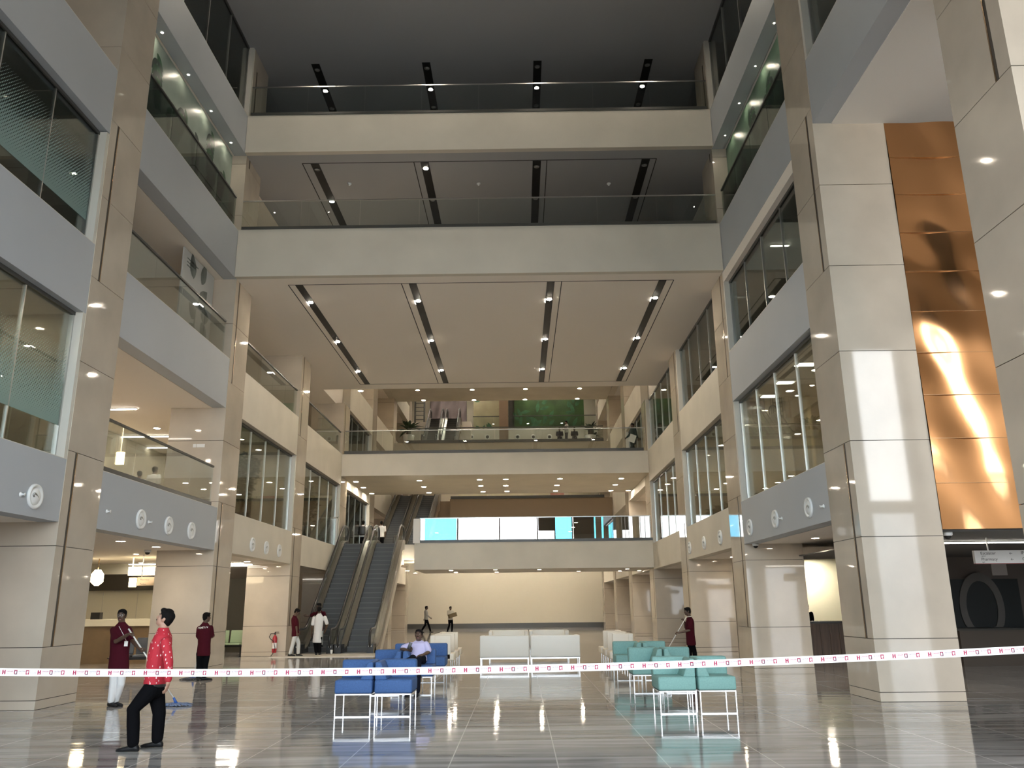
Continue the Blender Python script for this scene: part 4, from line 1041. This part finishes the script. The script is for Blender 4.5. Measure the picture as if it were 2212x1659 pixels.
def loft(mb, rings, n=20):
    vs = []; fs = []
    for c, a, b in rings:
        for k in range(n):
            q = 2*PI*k/n; vs.append(V(c) + V(a)*math.cos(q) + V(b)*math.sin(q))
    for i in range(len(rings)-1):
        for k in range(n): fs.append((i*n+k, i*n+(k+1) % n, (i+1)*n+(k+1) % n, (i+1)*n+k))
    fs += [tuple(range(n))[::-1], tuple(range((len(rings)-1)*n, len(rings)*n))]
    mb.add(vs, fs, 0, True)
def limb(mb, pts, rs, n=12):
    mb.tube(pts, rs, n)
    for p, r in zip(pts, rs): mb.sph(p, r*.99, None, None, n)
def basis(f, u):
    f = V(f).normalized(); u = V(u); r = f.cross(u).normalized(); u = r.cross(f).normalized()
    return Matrix((r, f, u)).transposed()          # columns right, forward, up
def hand(mb, fing, wrist, d, nrm, s=1., curl=.35, mirror=1):
    d = V(d).normalized(); nrm = V(nrm); nrm = (nrm - d*nrm.dot(d)).normalized(); sd = d.cross(nrm)*mirror
    R = Matrix((sd, d, nrm)).transposed()
    mb.sph(V(wrist)+d*.052*s, .040*s, .052*s, .017*s, 12, 0, R); mb.tube([wrist, V(wrist)+d*.04*s], [.026*s, .028*s], 10)
    for i, (o, ln, c_) in enumerate(((.030, .072, 1.), (.010, .080, .92), (-.010, .075, 1.05), (-.029, .058, 1.2))):
        p = V(wrist) + d*.088*s + sd*o*s; q = 0.; pts = [p - d*.015*s]
        for j, fr in enumerate((.45, .32, .23)):
            q += curl*c_*(1 if j else .8); pts.append(pts[-1] + (d*math.cos(q) + nrm*math.sin(q))*(ln*fr + (.015 if j == 0 else 0))*s)
        fing.tube(pts, [.0092*s, .0086*s, .0078*s, .0060*s], 8)
        fing.sph(pts[-1], .0060*s, None, None, 8)
    p = V(wrist) + d*.028*s + sd*.030*s
    a = (d*.75 + sd*.55 + nrm*.25).normalized(); b = (d*.9 + sd*.12 + nrm*(.25+curl*.6)).normalized()
    pts = [p, p + a*.035*s, p + a*.035*s + b*.03*s, p + a*.035*s + b*.05*s]
    fing.tube(pts, [.0125*s, .0105*s, .009*s, .0065*s], 8); fing.sph(pts[-1], .0065*s, None, None, 8)
HAIRM = plain('black_hair', (.006,.005,.005), .8, spec=.12)
SHOE = plain('black_shoe', (.010,.010,.011), .5, spec=.25)
def person(label, J, face, skin, shirt, trousers, vox=.012, sleeve='short', hem=.10, up=(0,0,1), mustache=False, collar=None, curl=(.35,.35),
           hands=None, group=None, s=1., torso_w=1., shoes=None, glasses=False, leg=1., hs=.95, belt=None, fwd=None, quiff=False):
    """J: joints as world points. H head centre, N neck base, (S,E,W)(a,b) arms, (P hip, K, A ankle, T toe)(a,b) legs"""
    g = J['Ta'].lerp(J['Tb'], .5); base = V((g.x, g.y, min(J['Aa'].z, J['Ab'].z) - .085*s))
    t = thing('person', label, 'person', base, group)
    F = V(face).normalized(); U = V(up).normalized(); B = basis(F, U); H = V(J['H'])
    s0 = s; HSC = s*hs
    def hp(x, y, z): return H + B @ V((x*HSC, y*HSC, z*HSC))
    sh = (J['Sb'] - J['Sa']); hipv = (J['Pb'] - J['Pa'])
    shm = J['Sa'].lerp(J['Sb'], .5); hm = J['Pa'].lerp(J['Pb'], .5); N = V(J['N'])
    spine = (N - hm).normalized()
    fb = V(fwd).normalized() if fwd else None
    if fb is None:
        fb = V((F.x, F.y, 0)).normalized()
    fb = (fb - spine*fb.dot(spine)).normalized(); rv = fb.cross(spine).normalized()
    # ---- skin body
    b = MB(); fg = MB()
    b.sph(hp(0,-.012,.030), .076*s, .096*s, .086*s, 20, 0, B); b.sph(hp(0,.022,-.040), .060*s, .068*s, .076*s, 18, 0, B)
    b.sph(hp(0,.058,-.092), .030*s, .028*s, .022*s, 12, 0, B); b.sph(hp(0,.064,.024), .048*s, .022*s, .014*s, 12, 0, B)
    b.tube([hp(0,.082,.018), hp(0,.106,-.026)], [.010*s, .0155*s], 10); b.sph(hp(0,.101,-.026), .019*s, .013*s, .011*s, 10, 0, B)
    for k in (-1, 1):
        b.sph(hp(.079*k,-.012,-.008), .010*s, .020*s, .032*s, 10, 0, B); b.sph(hp(.040*k,.062,-.022), .020*s, .016*s, .018*s, 10, 0, B)
        b.sph(hp(.042*k,.010,-.068), .020*s, .040*s, .024*s, 10, 0, B)
    limb(b, [hp(0,-.022,-.06), N + V((0,0,-.02))], [.056*s, .062*s], 14)
    tw = torso_w
    def ring(c, w, d, dy=0): return (V(c) + fb*dy*s, rv*w*s*tw, fb*d*s)
    L_ = (N - hm).length
    loft(b, [ring(hm - spine*.06*s, .13, .095), ring(hm + spine*.05*s, .15, .10), ring(hm + spine*L_*.35, .125, .088), ring(hm + spine*L_*.68, .15, .105), ring(hm + spine*L_*.88, .14, .085), ring(N - spine*.01, .06, .055)])
    hinfo = hands or {}
    for i, q in enumerate('ab'):
        S, E, W_ = J['S'+q], J['E'+q], J['W'+q]
        limb(b, [S, S.lerp(E, .5), E, E.lerp(W_, .35), W_], [.050*s, .046*s, .038*s, .039*s, .026*s], 12)
        d, nrm, cu, mir = hinfo.get(q, ((W_-E).normalized(), -rv if i == 1 else rv, curl[i], 1 if i else -1))
        hand(b, fg, W_, d, nrm, s, cu, mir)
        P_, K, A, T = J['P'+q], J['K'+q], J['A'+q], J['T'+q]
        limb(b, [P_, K, A], [.075*s, .05*s, .036*s], 12)
    body = remesh(b, 'body', skin, t, vox, 2, fg)
    # ---- shirt
    m = MB(); e = .022*s
    loft(m, [ring(hm - spine*hem*s, .182, .132), ring(hm - spine*(hem*.4)*s, .184, .136), ring(hm + spine*L_*.28, .168, .126, .008), ring(hm + spine*L_*.55, .178, .132, .008), ring(hm + spine*L_*.76, .182, .130),
             ring(hm + spine*L_*.90, .155, .105, -.01), ring(N + spine*.012*s, .075, .07)])
    for q in 'ab':
        S, E, W_ = J['S'+q], J['E'+q], J['W'+q]
        if sleeve == 'short': limb(m, [S - spine*.012, S.lerp(E, .45), S.lerp(E, .78)], [.066*s, .068*s, .068*s], 14)
        else: limb(m, [S - spine*.012, S.lerp(E, .5), E, E.lerp(W_, .5), E.lerp(W_, .93)], [.067*s, .064*s, .058*s, .052*s, .045*s], 14)
    shirt_o = remesh(m, 'shirt', shirt, t, vox, 2)
    if collar: 
        c = MB(); c.lathe((0,0,0), [(.066*s,-.012*s),(.072*s,.012*s),(.062*s,.030*s),(.058*s,.028*s),(.064*s,-.012*s)], 20, 0, 'z', False)
        ax = (H - N).normalized().lerp(spine, .4).normalized(); Q = basis(ax.orthogonal(), ax)
        c.v = [N + Q @ p for p in c.v]; c.build('collar', collar, t)
    # ---- trousers
    m = MB()
    loft(m, [ring(hm + spine*.085*s, .152, .112), ring(hm + spine*.02*s, .168, .122), ring(hm - spine*.07*s, .172, .122), ring(hm - spine*.12*s, .12, .09)])
    for q in 'ab':
        P_, K, A = J['P'+q], J['K'+q], J['A'+q]
        up_ = P_.lerp(K, .12)
        limb(m, [up_, P_.lerp(K, .55), K, K.lerp(A, .4), A + (K-A).normalized()*.02*s], [.094*s*leg, .082*s*leg, .070*s*leg, .068*s*leg, .062*s*leg], 14)
    remesh(m, 'trousers', trousers, t, vox, 2)
    # ---- shoes
    for q in 'ab':
        A, T = J['A'+q], J['T'+q]; d = V((T.x-A.x, T.y-A.y, 0)); d = d.normalized() if d.length > .02 else fb.copy()
        zb = A.z - .085*s; R = basis(d, (0,0,1)); c = V((A.x, A.y, zb)); m = MB()
        pr = [(-.075,.030,.050),(-.06,.038,.075),(-.02,.038,.085),(.04,.040,.070),(.10,.046,.052),(.16,.042,.042),(.20,.022,.028)]
        n = 14; vs = []; fs = []
        for (y, w_, h) in pr:
            for k in range(n):
                a = 2*PI*k/n; vs.append(c + R @ V((w_*s*math.cos(a), y*s, max(0.002, h*s*.5 + h*s*.55*math.sin(a)))))
        for i in range(len(pr)-1):
            for k in range(n): fs.append((i*n+k, i*n+(k+1) % n, (i+1)*n+(k+1) % n, (i+1)*n+k))
        fs += [tuple(range(n))[::-1], tuple(range((len(pr)-1)*n, len(pr)*n))]
        m.add(vs, fs, 0, True); m.build('shoe', shoes or SHOE, t)
    # ---- hair and face details
    m = MB()
    m.sph(hp(0,-.020,.052), .083*s, .098*s, .076*s, 18, 0, B); m.sph(hp(0,-.050,.012), .078*s, .066*s, .078*s, 16, 0, B); m.sph(hp(0,-.068,-.035), .055*s, .038*s, .05*s, 14, 0, B)
    m.sph(hp(0,.042,.094), .060*s, .042*s, .028*s, 14, 0, B)
    if quiff: m.sph(hp(0,.055,.098), .062*s, .048*s, .034*s, 14, 0, B); m.sph(hp(.03,-.01,.115), .05*s, .06*s, .03*s, 12, 0, B)
    for k in (-1, 1): m.sph(hp(.072*k,.012,.022), .012*s, .022*s, .036*s, 10, 0, B)
    hx = MB()
    for k in (-1, 1): hx.tube([hp(.014*k,.088,.034), hp(.034*k,.084,.041), hp(.052*k,.070,.034)], [.004*s,.0055*s,.003*s], 6)
    if mustache:
        for k in (-1, 1): hx.tube([hp(.002*k,.098,-.044), hp(.018*k,.094,-.047), hp(.032*k,.082,-.058)], [.006*s,.006*s,.003*s], 8)
    remesh(m, 'hair', HAIRM, t, min(vox, .012), 1, hx)
    m = MB()
    for k in (-1, 1):
        m.sph(hp(.031*k,.070,.012), .0135*s, .0105*s, .0062*s, 10, 0, B); m.sph(hp(.031*k,.0785,.012), .0068*s, .004*s, .0058*s, 8, 1, B)
    m.build('eyes', [EYEW, EYEB], t)
    m = MB(); m.sph(hp(0,.086,-.062), .024*s, .010*s, .0065*s, 10, 0, B); m.sph(hp(0,.084,-.071), .020*s, .010*s, .006*s, 10, 0, B); m.build('lips', LIP, t)
    if glasses:
        m = MB()
        for k in (-1, 1): m.tube([hp(.033*k + .023*math.cos(a), .096, .010 + .018*math.sin(a)) for a in [2*PI*i/14 for i in range(15)]], .0022*s, 6); m.tube([hp(.056*k,.095,.014), hp(.080*k,.0,.010)], .0022*s, 6)
        m.tube([hp(-.010,.098,.012), hp(.010,.098,.012)], .0022*s, 6); m.build('glasses', M['steel'], t)
    if belt:
        m = MB(); loft(m, [ring(hm + spine*.010*s, .178, .134), ring(hm + spine*.048*s, .178, .134)]); bo = m.build('belt', belt, t)
    return t, body, shirt_o, dict(fb=fb, rv=rv, spine=spine, hm=hm, N=N, L=L_)
EYEW = plain('eye_white', (.6,.57,.52), .3); EYEB = plain('eye_dark', (.02,.012,.01), .2); LIP = plain('lips', (.20,.08,.07), .5)
SK_D = plain('skin_dark', (.10,.055,.035), .5); SK_M = plain('skin_brown', (.19,.105,.068), .5); SK_L = plain('skin_tan', (.42,.24,.17), .5)
MAR = plain('maroon_cotton', (.055,.006,.012), .9, spec=.1); WHT = plain('white_cotton', (.72,.71,.70), .8); LGR = plain('pale_grey_cotton', (.60,.61,.60), .8)
BLK = plain('black_cotton', (.005,.005,.006), .95, spec=.05); GRY = plain('grey_cotton', (.30,.30,.28), .85); LIL = plain('lilac_cotton', (.56,.52,.76), .8); NAV = plain('navy_cotton', (.008,.009,.016), .9, spec=.08)
# red shirt sprinkled with small white dashes
mt_, nt, bb = nmat('red_dashed_cotton'); L = nt.links.new; bb.inputs['Roughness'].default_value = .75
tc = nt.nodes.new('ShaderNodeTexCoord'); mp = nt.nodes.new('ShaderNodeMapping'); mp.inputs['Rotation'].default_value = (.3,.6,.2); mp.inputs['Scale'].default_value = (27,27,15)
vo = nt.nodes.new('ShaderNodeTexVoronoi'); vo.inputs['Scale'].default_value = 1; lt = nt.nodes.new('ShaderNodeMath'); lt.operation = 'LESS_THAN'; lt.inputs[1].default_value = .21
mx = nt.nodes.new('ShaderNodeMix'); mx.data_type = 'RGBA'; mx.inputs[6].default_value = (.44,.016,.032,1); mx.inputs[7].default_value = (.80,.62,.60,1)
L(tc.outputs['Object'], mp.inputs[0]); L(mp.outputs[0], vo.inputs[0]); L(vo.outputs[0], lt.inputs[0]); L(lt.outputs[0], mx.inputs[0]); L(mx.outputs[2], bb.inputs['Base Color'])
RED = mt_

def joints(Y, **k):
    return {n: at_y(v[0], v[1], Y + (v[2] if len(v) > 2 else 0)) for n, v in k.items()}
def ground(J, z=0., ank=.085):
    for q in 'ab':
        d = J['A'+q].z - (z + ank); J['A'+q].z = z + ank; J['T'+q].z = z + .03
    return J
def print_on(o, t, txt, size, c, ux, uz, nrm, mat, name='shirt_print'):
    """lettering wrapped on to a cloth surface"""
    me = o.data; bvh = BVHTree.FromPolygons([v.co + t.location for v in me.vertices], [list(p.vertices) for p in me.polygons])
    vs, fs = text_verts(txt, size, True); mb = MB(); out = []
    for p in vs:
        w_ = V(c) + V(ux)*p.x + V(uz)*p.y; h = bvh.ray_cast(w_ + V(nrm)*.5, -V(nrm))
        out.append((h[0] if h[0] is not None else w_) + V(nrm)*.006)
    bad = {i for i, w_ in enumerate(out) if bvh.find_nearest(w_)[3] > .03}
    mb.add(out, [q for q in fs if not bad.intersection(q)], 0); return mb.build(name, mat, t)

# --- man in the red shirt, looking up
Y = 11.15
J = joints(Y, H=(356,1336.5), N=(353,1361), Sa=(349,1388,.19), Ea=(344,1430,.24), Wa=(346,1466,.22), Sb=(358,1386,-.19), Eb=(364,1431,-.26), Wb=(363.5,1470,-.30),
           Pa=(336,1484,.09), Pb=(331,1484,-.09), Ka=(344,1541,.12), Kb=(288,1533,-.14), Aa=(339,1604,.16), Ab=(287,1612,-.16), Ta=(300,1610,.16), Tb=(250,1620,-.16))
for q in 'ab': J['A'+q].z = .085; J['T'+q].z = .03
t, bd, so, inf = person('man in bright red shirt and black trousers looking up, nearest the viewer', J, (-1,-.12,.42), SK_L, RED, BLK, .0075, 'long', -.045, (.38,0,1), True, RED, (.3,.3),
    {'b': (V((-.02,-.05,-1)), V((-1,0,.1)), .38, 1)}, torso_w=.98, leg=1.15, hs=.92, belt=plain('belt_leather', (.018,.018,.02), .4), fwd=(-1,-.15,0), quiff=True)
w_ = J['Wb']; MB().lathe(w_ + V((0,0,.0)), [(.031,-.006),(.034,0),(.031,.006),(.029,0),(.031,-.006)], 18, 0, 'z', False).build('bracelet', M['chrome'], t)
# --- man in maroon with glasses, mopping
Y = 15.95
J = joints(Y, H=(263,1330), N=(263,1347.5), Sa=(245.5,1360,.02), Ea=(250.5,1386,-.22), Wa=(277.5,1370,-.42), Sb=(277,1358.5,.0), Eb=(285,1383,-.06), Wb=(301,1400.5,-.36),
           Pa=(249,1438), Pb=(264,1437), Ka=(245,1477,-.03), Kb=(261,1478,-.02), Aa=(240,1514,0), Ab=(250,1511,.10), Ta=(252,1524,-.12), Tb=(262,1518,.02))
ground(J)
hd = (at_y(369,1517,15.6) - at_y(285,1370,15.45)).normalized()
t, bd, so, inf = person('man in maroon polo and white trousers gripping a long mop', J, (.12,-1,-.02), SK_D, MAR, WHT, .009, 'short', .10, (0,0,1), True, MAR, (1.1,1.1),
    {'a': (V((.8,-.2,.25)), V((.2,.1,-1)), 1.15, -1), 'b': (V((.6,-.2,-.5)), V((.5,.6,.4)), 1.15, 1)}, glasses=True)
lm = MB(); c0 = at_y(263,1352,15.80); c1 = at_y(273,1385,15.78)
lm.tube([at_y(257,1353,15.80), at_y(265,1368,15.77), c1], .004, 6); lm.build('lanyard', M['white'], t)
MB().box(c1.x-.03, c1.x+.035, c1.y-.012, c1.y-.006, c1.z-.09, c1.z).build('id_badge', M['white'], t)
def mop(label, hand_hi, head, ang, blue_joint=True, col=(.16,.20,.30)):
    hd_ = V(head); t = thing('mop', label, 'mop', hd_)
    top = V(hand_hi); d = (hd_ + V((0,0,.07)) - top).normalized()
    MB().tube([top - d*.10, hd_ + V((0,0,.07))], .0125, 10).build('handle', plain('mop_handle_white', (.74,.72,.68), .4), t)
    MB().tube([hd_ + V((0,0,.075)) - d*.09, hd_ + V((0,0,.045))], [.02,.028], 10).box(hd_.x-.07, hd_.x+.07, hd_.y-.03, hd_.y+.03, .035, .06).build('socket', plain('mop_blue', (.04,.12,.42), .4), t)
    r = random.Random(3); m = MB(); u = V((math.cos(ang), math.sin(ang), 0)); w2 = V((-u.y, u.x, 0))
    for k in range(70):
        a = hd_ + u*r.uniform(-.12,.12) + w2*r.uniform(-.03,.03) + V((0,0,.045))
        e_ = hd_ + u*r.uniform(-.30,.30) + w2*r.choice((-1,1))*r.uniform(.04,.14) + V((0,0,.014))
        m.tube([a, a.lerp(e_,.5) + V((0,0,.012)), e_], .011, 5)
    m.build('mop_strings', plain('mop_cotton', col, .9), t)
hp_ = at_z(380, 1525, 0); mop('white-handled blue mop held by the man in maroon and white', at_y(284,1368,15.50), (hp_.x, hp_.y, 0), .1)
# --- maroon man seen from behind, facing the column
Y = 21.35
J = joints(Y, H=(447,1333.5), N=(443,1347), Sa=(430.5,1357,-.02), Ea=(428.5,1378,.06), Wa=(436,1388,.26), Sb=(455,1355,.08), Eb=(457.5,1376,.14), Wb=(461.5,1373.5,.36),
           Pa=(432.5,1408), Pb=(447,1407), Ka=(430.5,1437,.02), Kb=(443.5,1437,.02), Aa=(428.5,1465,.0), Ab=(440.5,1465,.06), Ta=(427,1468,.2), Tb=(452,1467,.12))
ground(J)
t, bd, so, inf = person('man in maroon polo and black trousers seen from behind by the column', J, (.62,.78,-.02), SK_D, MAR, BLK, .011, 'short', .10, collar=MAR, fwd=(.35,.94,0), curl=(.5,.9))
print_on(so, t, 'PRIME UTS', .062, at_y(429.5,1358.5,21.3), (.94,-.33,.08), (0,0,1), (-.35,-.94,0), M['white'])
hp_ = at_z(413, 1469, 0); mop('dark string mop beside the shoes of the man facing the column', at_y(436,1386,21.65), (hp_.x, hp_.y+.1, 0), 0, col=(.07,.07,.085))
# --- man by the extinguisher, pale trousers
Y = 31.25
J = joints(Y, H=(642,1322), N=(636.5,1331.5), Sa=(634,1338,.17), Ea=(640,1351,.24), Wa=(645,1363,.25), Sb=(638.5,1338,-.17), Eb=(640,1353,-.22), Wb=(641.5,1366,-.20),
           Pa=(637.5,1369,.08), Pb=(638.5,1369,-.08), Ka=(645,1390,.08), Kb=(632.5,1391,-.06), Aa=(644,1411,.08), Ab=(626.5,1412,-.08), Ta=(650,1414,.02), Tb=(634,1415,-.1))
ground(J, .02)
t, bd, so, inf = person('man in maroon polo and pale trousers standing by the fire extinguisher', J, (.8,.15,-.5), SK_D, MAR, LGR, .013, 'short', .09, (.4,0,1), collar=MAR, fwd=(1,.2,0))
print_on(so, t, 'PRIME UTS', .034, inf['N'] + V((-.20,.03,-.19)), (.64,-.77,.0), (.05,.05,1), (-.77,-.64,.08), M['white'])
# --- man in the long white shirt, from behind
Y = 31.75
J = joints(Y, H=(690,1317), N=(690,1326.5), Sa=(678.5,1334), Ea=(674.5,1352,-.02), Wa=(673,1369,.08), Sb=(702,1333), Eb=(707,1350,.0), Wb=(702.5,1363,.24),
           Pa=(681,1376), Pb=(691,1376), Ka=(681.5,1393,.02), Kb=(690.5,1393,.02), Aa=(683,1411), Ab=(690.5,1411,.05), Ta=(682,1409,.3), Tb=(693,1409,.3))
ground(J, .02)
person('man in long loose white shirt seen from behind at the escalator foot', J, (-.1,1,-.05), SK_D, WHT, BLK, .013, 'short', .20, collar=WHT, fwd=(0,1,0), torso_w=.92)
# --- maroon man standing on the first escalator steps
Y = 33.9
J = joints(Y, H=(688.5,1309), N=(690,1318), Sa=(679,1324.5,.05), Ea=(671,1331,.02), Wa=(664.5,1330.5,-.02), Sb=(700,1323.5,-.05), Eb=(703,1338,.0), Wb=(703,1350,.1),
           Pa=(685,1358), Pb=(694,1358), Ka=(684,1378,.02), Kb=(694,1378,.02), Aa=(684,1398,.0), Ab=(694,1398,.05), Ta=(680,1400,-.15), Tb=(696,1400,-.15))
z0_ = .21*1
ground(J, z0_)
person('man in maroon half hidden behind the white shirt, arm on the handrail', J, (-.8,-.6,-.1), SK_D, MAR, LGR, .014, 'short', .09, collar=MAR, fwd=(-.4,-.9,0))
# --- seated man in lilac
Y = 17.78
J = joints(Y, H=(904.5,1372), N=(904,1386), Sa=(888.5,1392.5), Ea=(867.5,1402,-.06), Wa=(882,1404.5,-.26), Sb=(920.5,1391), Eb=(926.5,1408.5,-.08), Wb=(914,1414.5,-.30),
           Pa=(897,1424), Pb=(912,1424))
for q, x in (('a', -2.20), ('b', -2.02)):
    J['P'+q] = V((x, 17.72, .665)); J['K'+q] = V((x-.03, 17.24, .66)); J['A'+q] = V((x-.03, 17.16, .085)); J['T'+q] = V((x-.04, 16.98, .03))
J['N'] = V((J['N'].x, 17.86, J['N'].z))
person('heavy-set man in lilac shirt and dark trousers sitting in a blue chair with a phone', J, (-.12,-1,.16), SK_D, LIL, NAV, .011, 'short', .04, (0,.15,1), True, LIL, (.9,.5),
    {'a': (V((.8,-.3,.35)), V((0,-1,.2)), .9, 1), 'b': (V((-.9,-.3,-.1)), V((0,.2,-1)), .4, 1)}, torso_w=1.02, fwd=(-.05,-1,0))
ph = at_y(885, 1395.5, 17.40); pt = thing('phone', 'black phone held by the seated man in lilac', 'phone', ph)
m = MB().rbox(-.034, .034, -.005, .005, -.07, .07, .004, 2); Rm = Matrix.Rotation(.35, 3, 'Y'); m.v = [Rm @ p + ph for p in m.v]; m.build('phone_body', M['rubber'], pt)
# --- mopping man on the right
Y = 25.0
J = joints(Y, H=(1484.5,1321), N=(1489,1333.5), Sa=(1493.5,1341,-.16), Ea=(1489,1361.5,-.24), Wa=(1467,1366.5,-.22), Sb=(1487,1341,.16), Eb=(1481,1356,.22), Wb=(1478.5,1343,.02),
           Pa=(1492.5,1386,-.08), Pb=(1493,1386,.08), Ka=(1499.5,1405,-.06), Kb=(1489.5,1405,.06), Aa=(1503,1426), Ab=(1490.5,1427,.08), Ta=(1497,1430), Tb=(1482,1431,.05))
ground(J)
t, bd, so, inf = person('man in dark maroon polo mopping behind the teal chairs on the right', J, (-1,-.1,-.12), SK_D, MAR, BLK, .012, 'short', .10, (-.1,0,1), collar=M['white'], fwd=(-1,0,0),
    hands={'a': (V((-1,.1,.0)), V((0,.5,-.8)), 1.15, -1), 'b': (V((-.3,-.3,.9)), V((-.7,.2,-.2)), 1.15, 1)})
hp_ = at_z(1419, 1434, 0); mop('white-handled mop held by the man behind the teal chairs', at_y(1479,1339,24.93), (hp_.x, 25.0, 0), 0)

# --- figures further away, placed by where they stand
def figure(label, x, y, z, h, heading, skin, shirt, trousers, pose='stand', group=None, vox=.02, sleeve='short', hem=.09, head=None, mustache=False):
    s = h/1.70; f = V((math.cos(heading), math.sin(heading), 0)); r_ = V((f.y, -f.x, 0))
    def q(a, b, c): return V((x, y, z)) + r_*a*s + f*b*s + V((0,0,c*s))
    J = dict(H=q(0,.02,1.575), N=q(0,-.02,1.43), Sa=q(-.185,-.01,1.385), Sb=q(.185,-.01,1.385), Ea=q(-.225,-.03,1.10), Eb=q(.225,-.03,1.10), Wa=q(-.225,.06,.86), Wb=q(.225,.06,.86),
             Pa=q(-.085,0,.90), Pb=q(.085,0,.90), Ka=q(-.09,.02,.48), Kb=q(.09,.02,.48), Aa=q(-.09,-.02,.085), Ab=q(.09,-.02,.085), Ta=q(-.10,.14,.03), Tb=q(.10,.14,.03))
    if pose == 'walk':
        J.update(Ka=q(-.09,.16,.50), Aa=q(-.09,.30,.085), Ta=q(-.09,.46,.03), Kb=q(.09,-.04,.47), Ab=q(.09,-.30,.085), Tb=q(.09,-.16,.03), Eb=q(.23,.06,1.12), Wb=q(.22,.28,.94), Wa=q(-.23,-.12,.88))
    if pose in ('carry', 'read'):
        J.update(Ea=q(-.24,.06,1.12), Wa=q(-.12,.26,1.10), Eb=q(.24,.06,1.12), Wb=q(.12,.26,1.12))
        if pose == 'carry': J.update(Ka=q(-.09,.10,.49), Aa=q(-.09,.06,.085), Ta=q(-.09,.2,.03), Ab=q(.09,-.2,.085), Tb=q(.09,-.06,.03))
    if pose == 'sit':
        dz = V((0,0,-.40*s))
        for k in ('H','N','Sa','Sb','Ea','Eb','Wa','Wb','Pa','Pb'): J[k] = J[k] + dz
        J.update(Ka=q(-.10,.42,.47), Kb=q(.10,.42,.47), Aa=q(-.10,.42,.085), Ab=q(.10,.42,.085), Ta=q(-.1,.56,.03), Tb=q(.1,.56,.03), Wa=q(-.12,.30,.60), Wb=q(.12,.30,.60))
    hf = head or f
    return person(label, J, hf, skin, shirt, trousers, vox, sleeve, hem, (0,0,1), mustache, None, (.5,.5), None, group, s, fwd=f)
p = at_z(920, 1366, 0); figure('man in grey shirt and black trousers striding along the far pale wall', p.x, 58.4, 0, 1.74, .05, SK_D, GRY, BLK, 'walk', sleeve='long')
p = at_z(972.5, 1366, 0); figure('man in pale shirt carrying a cardboard box by the far pale wall', p.x, 57.9, 0, 1.70, -.9, SK_D, plain('cream_cotton', (.52,.50,.44), .8), BLK, 'carry')
bx = thing('cardboard_box', 'brown cardboard box carried by the man at the far wall', 'box', (p.x+.20, 57.62, 1.0))
m = MB().box(-.27, .27, -.14, .14, 0, .26); Rm = Matrix.Rotation(-.3, 3, 'Y') @ Matrix.Rotation(.5, 3, 'Z'); m.v = [Rm @ q_ + V((p.x+.20, 57.62, .98)) for q_ in m.v]; m.build('carton', plain('cardboard', (.16,.125,.07), .8), bx)
figure('person in dark clothes with white papers walking along the far bridge', at_y(1368,950,40.9).x, 40.9, 8.92, 1.66, PI+.5, SK_D, plain('dark_teal_cloth', (.015,.03,.03), .85), plain('dark_cloth', (.012,.02,.02), .85), 'walk', sleeve='long', hem=.32)
pp = at_y(1366, 947, 40.6); m = MB().box(-.16, .16, -.004, .004, -.2, .2); Rm = Matrix.Rotation(.35, 3, 'Y'); m.v = [Rm @ q_ + pp for q_ in m.v]
tag(m.build('paper_sheaf', M['white']), 'white papers held by the person on the far bridge', 'paper')
p = at_y(1224, 945, 57.2); figure('dark figure standing behind the far high railing, one arm raised', p.x, 57.2, 12.64, 1.72, PI+.3, SK_D, GRY, NAV, 'read')
figure('left of the two people sitting behind the far high railing', 2.95, 57.42, 12.64, 1.66, -PI/2, SK_D, NAV, NAV, 'sit')
figure('right of the two people sitting behind the far high railing', 4.0, 57.42, 12.64, 1.66, -PI/2, SK_D, BLK, NAV, 'sit')
p = at_z(302, 1022, 4.45+1.58); figure('shorter of the two grey-shirted people in the open gallery, seen from behind', p.x, p.y, 4.45, 1.66, PI*.62, SK_D, LGR, NAV)
p = at_z(335, 1014, 4.45+1.60); figure('taller of the two grey-shirted people in the open gallery, facing away', p.x, p.y, 4.45, 1.70, PI*.42, SK_D, LGR, NAV)
p = at_z(785, 1130, 4.62+1.58); bp_ = p
figure('person with a black backpack at the top of the left escalator', p.x, p.y, 4.62, 1.72, PI/2, SK_D, LGR, BLK)
k = thing('backpack', 'black backpack worn at the top of the left escalator', 'backpack', (p.x, p.y-.22, 5.6))
m = MB().rbox(p.x-.17, p.x+.17, p.y-.34, p.y-.13, 5.52, 6.02, .06); m.build('bag', M['rubber'], k)
m = MB()
for s_ in (-.11, .11): m.tube([(p.x+s_, p.y-.15, 5.95), (p.x+s_, p.y-.10, 6.06), (p.x+s_, p.y+.05, 6.07), (p.x+s_*1.1, p.y+.14, 5.9), (p.x+s_*1.2, p.y+.12, 5.65), (p.x+s_*1.3, p.y-.12, 5.56)], .022, 6)
m.build('strap', M['rubber'], k)
p = at_z(824, 1130, 4.62+1.58); figure('person in a white shirt behind the right escalator top', p.x, p.y, 4.62, 1.70, PI/2+.2, SK_D, WHT, BLK)
figure('receptionist in dark clothes behind the slatted wooden counter', at_y(1737,1320,29.0).x, 28.75, 0, 1.66, -PI/2+.3, SK_D, BLK, BLK)
